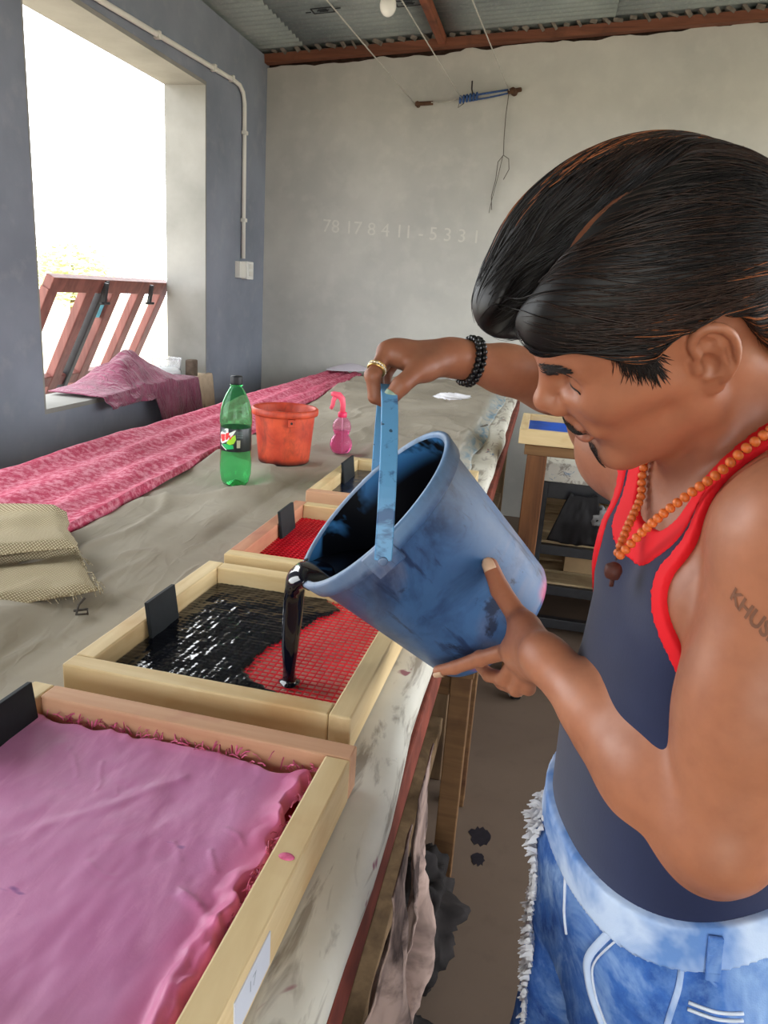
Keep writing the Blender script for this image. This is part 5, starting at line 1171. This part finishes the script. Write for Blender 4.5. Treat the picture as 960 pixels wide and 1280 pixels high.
# hair: a swept-back volume with a parting, then fine strands laid over it
HR = Sdf(); hell = lambda c, r, k=.02: HR.ell(hw(*c), r, HB_, k)
hell((-.014, 0, .046), (.119, .089, .104)); hell((.012, -.034, .095), (.106, .050, .070), .02); hell((.100, -.016, .091), (.041, .045, .033), .02); hell((.025, .042, .078), (.088, .038, .050), .02)
HR.cap(hw(-.085, .02, -.02), hw(-.088, .0, -.09), .045, .040, .03); HR.cap(hw(-.085, -.03, -.02), hw(-.088, -.01, -.09), .045, .040, .03)
PART = [(.126, .010, .085), (.085, .014, .110), (.04, .014, .132), (-.015, .010, .145), (-.05, .006, .150)]
for a, c_ in zip(PART[:-1], PART[1:]): HR.cap(hw(*a), hw(*c_), .0125, .0125, .010, 's')
ZX = [-.16, -.085, -.060, -.046, -.030, .012, .022, .030, .040, .052, .064, .085, .12, .16]; ZY = [-.10, -.070, -.020, .028, .041, .041, .031, .026, .028, .036, .050, .064, .060, .058]
def hair_fn(P, pad=.07):
    q = hl(P); zb_ = np.interp(q[:, 0], ZX, ZY) + .003 * np.sin(q[:, 0] * 400) * (q[:, 0] < .06); side = np.clip((np.abs(q[:, 1]) - .03) / .03, 0, 1)
    zb_ = np.where((q[:, 0] > .0) & (q[:, 0] < .064), zb_ * side + .062 * (1 - side), zb_); d = HR(P, pad); c_ = (zb_ - q[:, 2]) * .75
    k = .012; h = np.maximum(k - np.abs(d - c_), 0) / k; return np.maximum(d, c_) + h * h * k * .25
def strand_mat(name, c0, c1, r=.38):
    t = NT(name); t.color(t.ramp(t.noise(300, 2), [(.3, c0), (.7, c1)])).rough(r, .3); return t.m
HBASE = strand_mat('dark_hair', S(14, 12, 12), S(24, 20, 19), .5)
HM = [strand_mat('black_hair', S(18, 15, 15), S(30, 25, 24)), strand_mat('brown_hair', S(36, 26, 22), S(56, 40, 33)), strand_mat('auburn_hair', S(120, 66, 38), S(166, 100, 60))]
hv, hq = nets(hair_fn, HO - .2, HO + A_(.22, .2, .23), .0032)
hair = np_obj('hair', hv, hq, HBASE, man)
rng = np.random.RandomState(4)
N = 3600; P = hv[rng.choice(len(hv), N)] + rng.randn(N, 3).astype(np.float32) * .001
q0 = hl(P); seg = 26; step = .0062
def flow(q):
    far = q[:, 1] < np.interp(q[:, 0], [-.05, .12], [.006, .011]); d = np.zeros_like(q)
    t_ = np.clip(q[:, 0] / .1, 0, 1)
    d[:, 0] = np.where(far, -.95, -.92 + .22 * t_); d[:, 1] = np.where(far, -.16, .10 + .38 * t_); d[:, 2] = np.where(far, .10, -.34 - .12 * t_)
    d[:, 2] -= .35 * np.clip((-.06 - q[:, 0]) / .04, 0, 1); return d
paths = [P]; cur = P.copy(); lift = (.0004 + .0016 * rng.rand(N)).astype(np.float32); jit = (rng.randn(N, 3) * .10).astype(np.float32)
for s_ in range(seg):
    d = (flow(hl(cur)) + jit) @ HB_; g_ = grad(hair_fn, cur); d -= g_ * (d * g_).sum(1, keepdims=True); d /= np.linalg.norm(d, axis=1, keepdims=True) + 1e-9
    cur = cur + d * step; cur -= np.clip(hair_fn(cur) - lift, -.01, .01)[:, None] * grad(hair_fn, cur); paths.append(cur)
SP = np.stack(paths, 1)                                  # N, seg+1, 3
for _ in range(2): SP[:, 1:-1] = (SP[:, :-2] + 2 * SP[:, 1:-1] + SP[:, 2:]) / 4
def ribbons(SP, r0, mats_idx, name, mats, parent):
    N, K = SP.shape[:2]; T_ = np.gradient(SP, axis=1); T_ /= np.linalg.norm(T_, axis=2, keepdims=True) + 1e-9
    up_ = rng.randn(N, 1, 3); u = np.cross(T_, up_); u /= np.linalg.norm(u, axis=2, keepdims=True) + 1e-9; w = np.cross(T_, u)
    r = (r0[:, None] * (np.sin(PI * np.clip(np.linspace(.02, 1, K), 0, 1)) ** .5 * .9 + .1)[None])[..., None]
    R = np.stack([SP + r * (math.cos(a) * u + math.sin(a) * w) for a in (0, 2.094, 4.189)], 2)     # N,K,3,3
    V = R.reshape(-1, 3); b0 = (np.arange(N) * K * 3)[:, None, None]; i = (np.arange(K - 1) * 3)[None, :, None]; k = np.arange(3)[None, None]; k1 = (np.arange(3) + 1) % 3
    Q = np.stack([b0 + i + k, b0 + i + k1, b0 + i + 3 + k1, b0 + i + 3 + k], -1).reshape(-1, 4)
    o = np_obj(name, V, Q, mats[0], parent)
    for m in mats[1:]: o.data.materials.append(m)
    o.data.polygons.foreach_set('material_index', np.repeat(mats_idx, (K - 1) * 3).astype(np.int32)); o['kind'] = 'stuff'; return o
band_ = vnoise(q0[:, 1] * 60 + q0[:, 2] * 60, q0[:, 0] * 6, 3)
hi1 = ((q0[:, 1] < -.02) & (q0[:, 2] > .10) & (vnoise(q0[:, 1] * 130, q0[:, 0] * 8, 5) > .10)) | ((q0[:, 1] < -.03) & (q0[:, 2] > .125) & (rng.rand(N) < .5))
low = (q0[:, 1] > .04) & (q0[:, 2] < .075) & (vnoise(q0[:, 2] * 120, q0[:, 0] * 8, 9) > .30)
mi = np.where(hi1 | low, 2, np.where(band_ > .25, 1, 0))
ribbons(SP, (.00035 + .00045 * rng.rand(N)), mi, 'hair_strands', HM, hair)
def tufts(name, starts, dirs, L, r, mat, fn, parent, lift=.0008, K=6):
    cur = project(fn, hw(0, 0, 0) + np.array(starts, np.float32) @ HB_, lift); ps = [cur]; D_ = np.array(dirs, np.float32) @ HB_
    for _ in range(K):
        g_ = grad(fn, cur); d = D_ - g_ * (D_ * g_).sum(1, keepdims=True); d /= np.linalg.norm(d, axis=1, keepdims=True) + 1e-9; cur = project(fn, cur + d * (L / K), lift + .0006, 2); ps.append(cur)
    ribbons(np.stack(ps, 1), np.full(len(starts), r), np.zeros(len(starts), int), name, [mat], parent)
BROW = strand_mat('brow_hair', S(22, 17, 16), S(36, 28, 25), .6)
st, di = [], []
for i in range(420):
    q = 1 if rng.rand() < .6 else -1; y = .010 + .040 * rng.rand(); z = .0335 + .006 * math.sin((y - .01) / .04 * 2.2) + rng.uniform(-.0042, .0042) * (1 - .5 * (y - .01) / .04); st.append((.1, q * y, z)); di.append((-.3, q * .9, .12 + .2 * rng.randn()))
tufts('eyebrows', st, di, .010, .00042, BROW, BODY, man)
st, di = [], []
for i in range(300):
    y = rng.uniform(-.030, .030); z = -.0335 - .0085 * rng.rand() - .008 * (abs(y) / .03) ** 1.5; st.append((.11, y, z)); di.append((0, np.sign(y) * .7 + .2 * rng.randn(), -.7))
tufts('moustache', st, di, .008, .00030, BROW, BODY, man)
st, di = [], []
for i in range(210):
    a = rng.rand() * 6.3; r = math.sqrt(rng.rand()); y = .019 * r * math.cos(a); z = -.088 + .016 * r * math.sin(a); st.append((.1, y, z)); di.append((-.3, .3 * rng.randn(), -.9))
tufts('chin_beard', st, di, .006, .00028, BROW, BODY, man)
st, di = [], []
for i in range(330):
    x = .028 + .030 * rng.rand() ** 1.2; q = 1 if rng.rand() < .75 else -1; st.append((x, q * .075, np.interp(x, [.026, .036, .05, .062], [.016, .020, .032, .044]) + .022 * rng.rand() ** .7)); di.append((-.15 + .3 * rng.randn(), 0, -1))
tufts('sideburns', st, di, .020, .00045, HM[0], BODY, hair, .001)
# lash line of the lowered lids
for q in (1, -1):
    P = project(BODY, np.array([hw(.092, q * y, .0125 - .25 * abs(y - .03) ** 1) for y in np.linspace(.021, .043, 9)], np.float32), .0004); b = MB(); b.tube([tuple(p) for p in P], .0009, 5); obj('eyelashes', b, BROW, man, smooth=True, world=True)

# necklace of orange beads
BEAD = plain('orange_bead', S(206, 104, 44), .45, .45, .2, 90); BEADD = plain('dark_brown_bead', S(72, 36, 28), .6, .3, .3, 150)
def both(P, pad=.07): return np.minimum(BODY(P, pad), vest_fn(P, pad))
ctl = [(.090, .716, 1.229), (.094, .711, 1.238), (.106, .704, 1.261), (.12, .683, 1.289), (.138, .672, 1.313), (.154, .66, 1.334), (.166, .655, 1.354), (.185, .660, 1.372), (.215, .69, 1.392), (.245, .74, 1.40), (.25, .80, 1.40), (.225, .85, 1.385), (.185, .868, 1.36), (.155, .853, 1.34), (.139, .833, 1.32), (.125, .812, 1.292), (.111, .781, 1.27), (.099, .747, 1.251), (.092, .722, 1.236), (.090, .716, 1.229)]
def resample(ctl, d, fn=None, off=0.0, rounds=4):
    P = []; 
    for a, c_ in zip(ctl[:-1], ctl[1:]):
        for k in range(10): P.append(np.array(a) + (np.array(c_) - np.array(a)) * k / 10)
    P.append(np.array(ctl[-1])); P = np.array(P, np.float32)
    for _ in range(6): P[1:-1] = (P[:-2] + 2 * P[1:-1] + P[2:]) / 4
    if fn is not None:
        for _ in range(rounds):
            f_ = fn(P); P += (np.clip(off - f_, 0, .02) - np.clip(f_ - off - .02, 0, .02))[:, None] * grad(fn, P)
            P[1:-1] = (P[:-2] + 2 * P[1:-1] + P[2:]) / 4
    s_ = np.concatenate([[0], np.cumsum(np.linalg.norm(np.diff(P, axis=0), axis=1))]); n = int(s_[-1] / d); u = np.linspace(0, s_[-1], n + 1)
    return np.stack([np.interp(u, s_, P[:, i]) for i in range(3)], 1)
BP = resample(ctl, .0082, both, .0055)
nk = obj('bead_necklace', MB().tube([tuple(p) for p in BP], .0007, 4, False), BEADD, man, world=True)
bm_ = MB(); bm_.sphere((0, 0, 0), (.0046, .0046, .0040), 10, 7); bead_me = None
def beads(pts, parent, mb, mat, name='bead'):
    o0 = obj(name, mb, mat, None, smooth=True); inv = MW[parent].inverted()
    for i, p in enumerate(pts):
        o = o0 if i == 0 else o0.copy()
        if i: COL.objects.link(o)
        o.parent = parent; d = Vector(pts[(i + 1) % len(pts)]) - Vector(pts[i - 1]); qd = d.to_track_quat('Z', 'Y'); o.matrix_basis = Matrix.Translation(inv @ Vector(p)) @ qd.to_matrix().to_4x4()
beads([tuple(p) for p in BP[1:-1]], nk, bm_, BEAD)
b = MB(); b.sphere((.089, .713, 1.219), (.0085, .0085, .0092), 16, 12).tube([(.089, .713, 1.212), (.089, .713, 1.203)], .0022, 8); vs = np.array(b.v); b.v = [tuple(p) for p in vs + .0006 * np.sin(vs * 900)]
obj('pendant_bead', b, BEADD, nk, smooth=True, world=True)
# bracelet, ring, nails, tattoo
AXB = Vector(RWR - REL).normalized(); C0 = Vector(RWR) - AXB * .022; u_ = AXB.orthogonal().normalized(); w_ = AXB.cross(u_)
BLK = plain('black_glossy_bead', S(14, 14, 16), .3, .5, .3, 60); brc = obj('beaded_bracelet', MB().tube([C0 + .031 * (math.cos(a) * u_ + math.sin(a) * w_) for a in np.linspace(0, 2 * PI, 30)], .002, 5, False), BLK, man, world=True)
b2 = MB(); b2.sphere((0, 0, 0), .0046, 9, 6); pts = []
for row in (-.0045, .0045):
    for k in range(24): a = 2 * PI * (k + (row > 0) * .5) / 24; p = project(BODY, np.array([C0 + AXB * row + .031 * (math.cos(a) * u_ + math.sin(a) * w_)], np.float32), .0042)[0]; pts.append(tuple(p))
beads(pts, brc, b2, BLK)
a0, a1 = Vector(RH_['i'][0]), Vector(RH_['i'][1]); ax = (a1 - a0).normalized(); u_ = ax.orthogonal().normalized(); w_ = ax.cross(u_); c_ = a0.lerp(a1, .70)
GOLD = NT('gold'); GOLD.color(S(214, 178, 110)).rough(.3).set(Metallic=.9); GOLD = GOLD.m
b = MB(); 
for off in (-.0026, .0026): b.tube([c_ + ax * off + .0112 * (math.cos(a) * u_ + math.sin(a) * w_) for a in np.linspace(0, 2 * PI, 28)], .0018, 8, False)
rg = obj('ring', b, GOLD, man, smooth=True, world=True); b3 = MB(); b3.sphere((0, 0, 0), .0017, 8, 6)
beads([tuple(c_ + .0122 * (math.cos(a) * u_ + math.sin(a) * w_)) for a in np.linspace(0, 2 * PI, 22)[:-1]], rg, b3, plain('pale_stone', S(236, 226, 206), .2, .5, .05, 60), 'ring_stone')
def nail(tip, prev, nrm, L, w, mat, lift=.0016, fwd=.0):
    tip, prev, nrm = Vector(tip), Vector(prev), Vector(nrm); d = (tip - prev).normalized(); nrm = (nrm - d * nrm.dot(d)).normalized(); sd = d.cross(nrm)
    nu_, nv_ = 9, 9; P = np.zeros((nu_, nv_, 3))
    for i in range(nu_):
        for j in range(nv_):
            u = i / (nu_ - 1) * 2 - 1; v = j / (nv_ - 1); ww = w * (1 - .25 * abs(v - .3)) * (1 if v < .8 else math.sqrt(max(.15, 1 - ((v - .8) / .22) ** 2))); p = tip + d * (v * L - L * .55 + fwd) + sd * (u * ww) + nrm * .0095 * (1 - .32 * u * u); P[i, j] = p
    F_ = project(BODY, P.reshape(-1, 3), .0009, 4).reshape(P.shape); keepv = np.linspace(0, 1, nv_)[None, :, None]; P = np.where(keepv > .72, P * .6 + F_ * .4, F_)
    b = MB(); b.grid(P); obj('fingernail', b, mat, man, smooth=True, world=True, solid=.0007, offset=1)
NAIL = plain('pale_stained_nail', S(206, 170, 140), .35, .5, .1, 90); NAILB = plain('blue_stained_nail', S(150, 170, 150), .35, .5, .25, 120)
cdir = lambda p: (Vector((0, 0, 1.46)) - Vector(p))
nail(LH['t3'], LH['t2'], (-.25, -.9, .35), .017, .0068, NAIL, fwd=.002); nail(LH['i'][3], LH['i'][2], (-.2, -.75, -.6), .013, .0056, NAIL); nail(RH_['t3'], RH_['t2'], (-.2, -.9, .2), .015, .0066, NAILB, fwd=.002)
vs, fs = text_mesh('KHUSHI', .0175, .0, .0005); o_ = Vector((.170, .555, 1.243)); ex_ = Vector((.035, -.012, -.0165)).normalized(); g0 = Vector(grad(BODY, project(BODY, np.array([o_], np.float32)))[0]); ex_ = (ex_ - g0 * ex_.dot(g0)).normalized(); ey_ = g0.cross(ex_)
bmx = bmesh.new(); vv = [bmx.verts.new(o_ + ex_ * v.x + ey_ * v.y) for v in vs]
for f_ in fs:
    try: bmx.faces.new([vv[i] for i in f_])
    except ValueError: pass
bmesh.ops.triangulate(bmx, faces=bmx.faces[:]); bmesh.ops.subdivide_edges(bmx, edges=[e for e in bmx.edges if e.calc_length() > .004], cuts=2); bmx.verts.index_update()
P = project(BODY, np.array([v.co[:] for v in bmx.verts], np.float32), .0005); b = MB(); b.add(P, [tuple(v.index for v in f_.verts) for f_ in bmx.faces]); bmx.free()
obj('tattoo_lettering', b, plain('faded_tattoo', S(122, 84, 66), .6, .3, .1, 60), man, world=True)
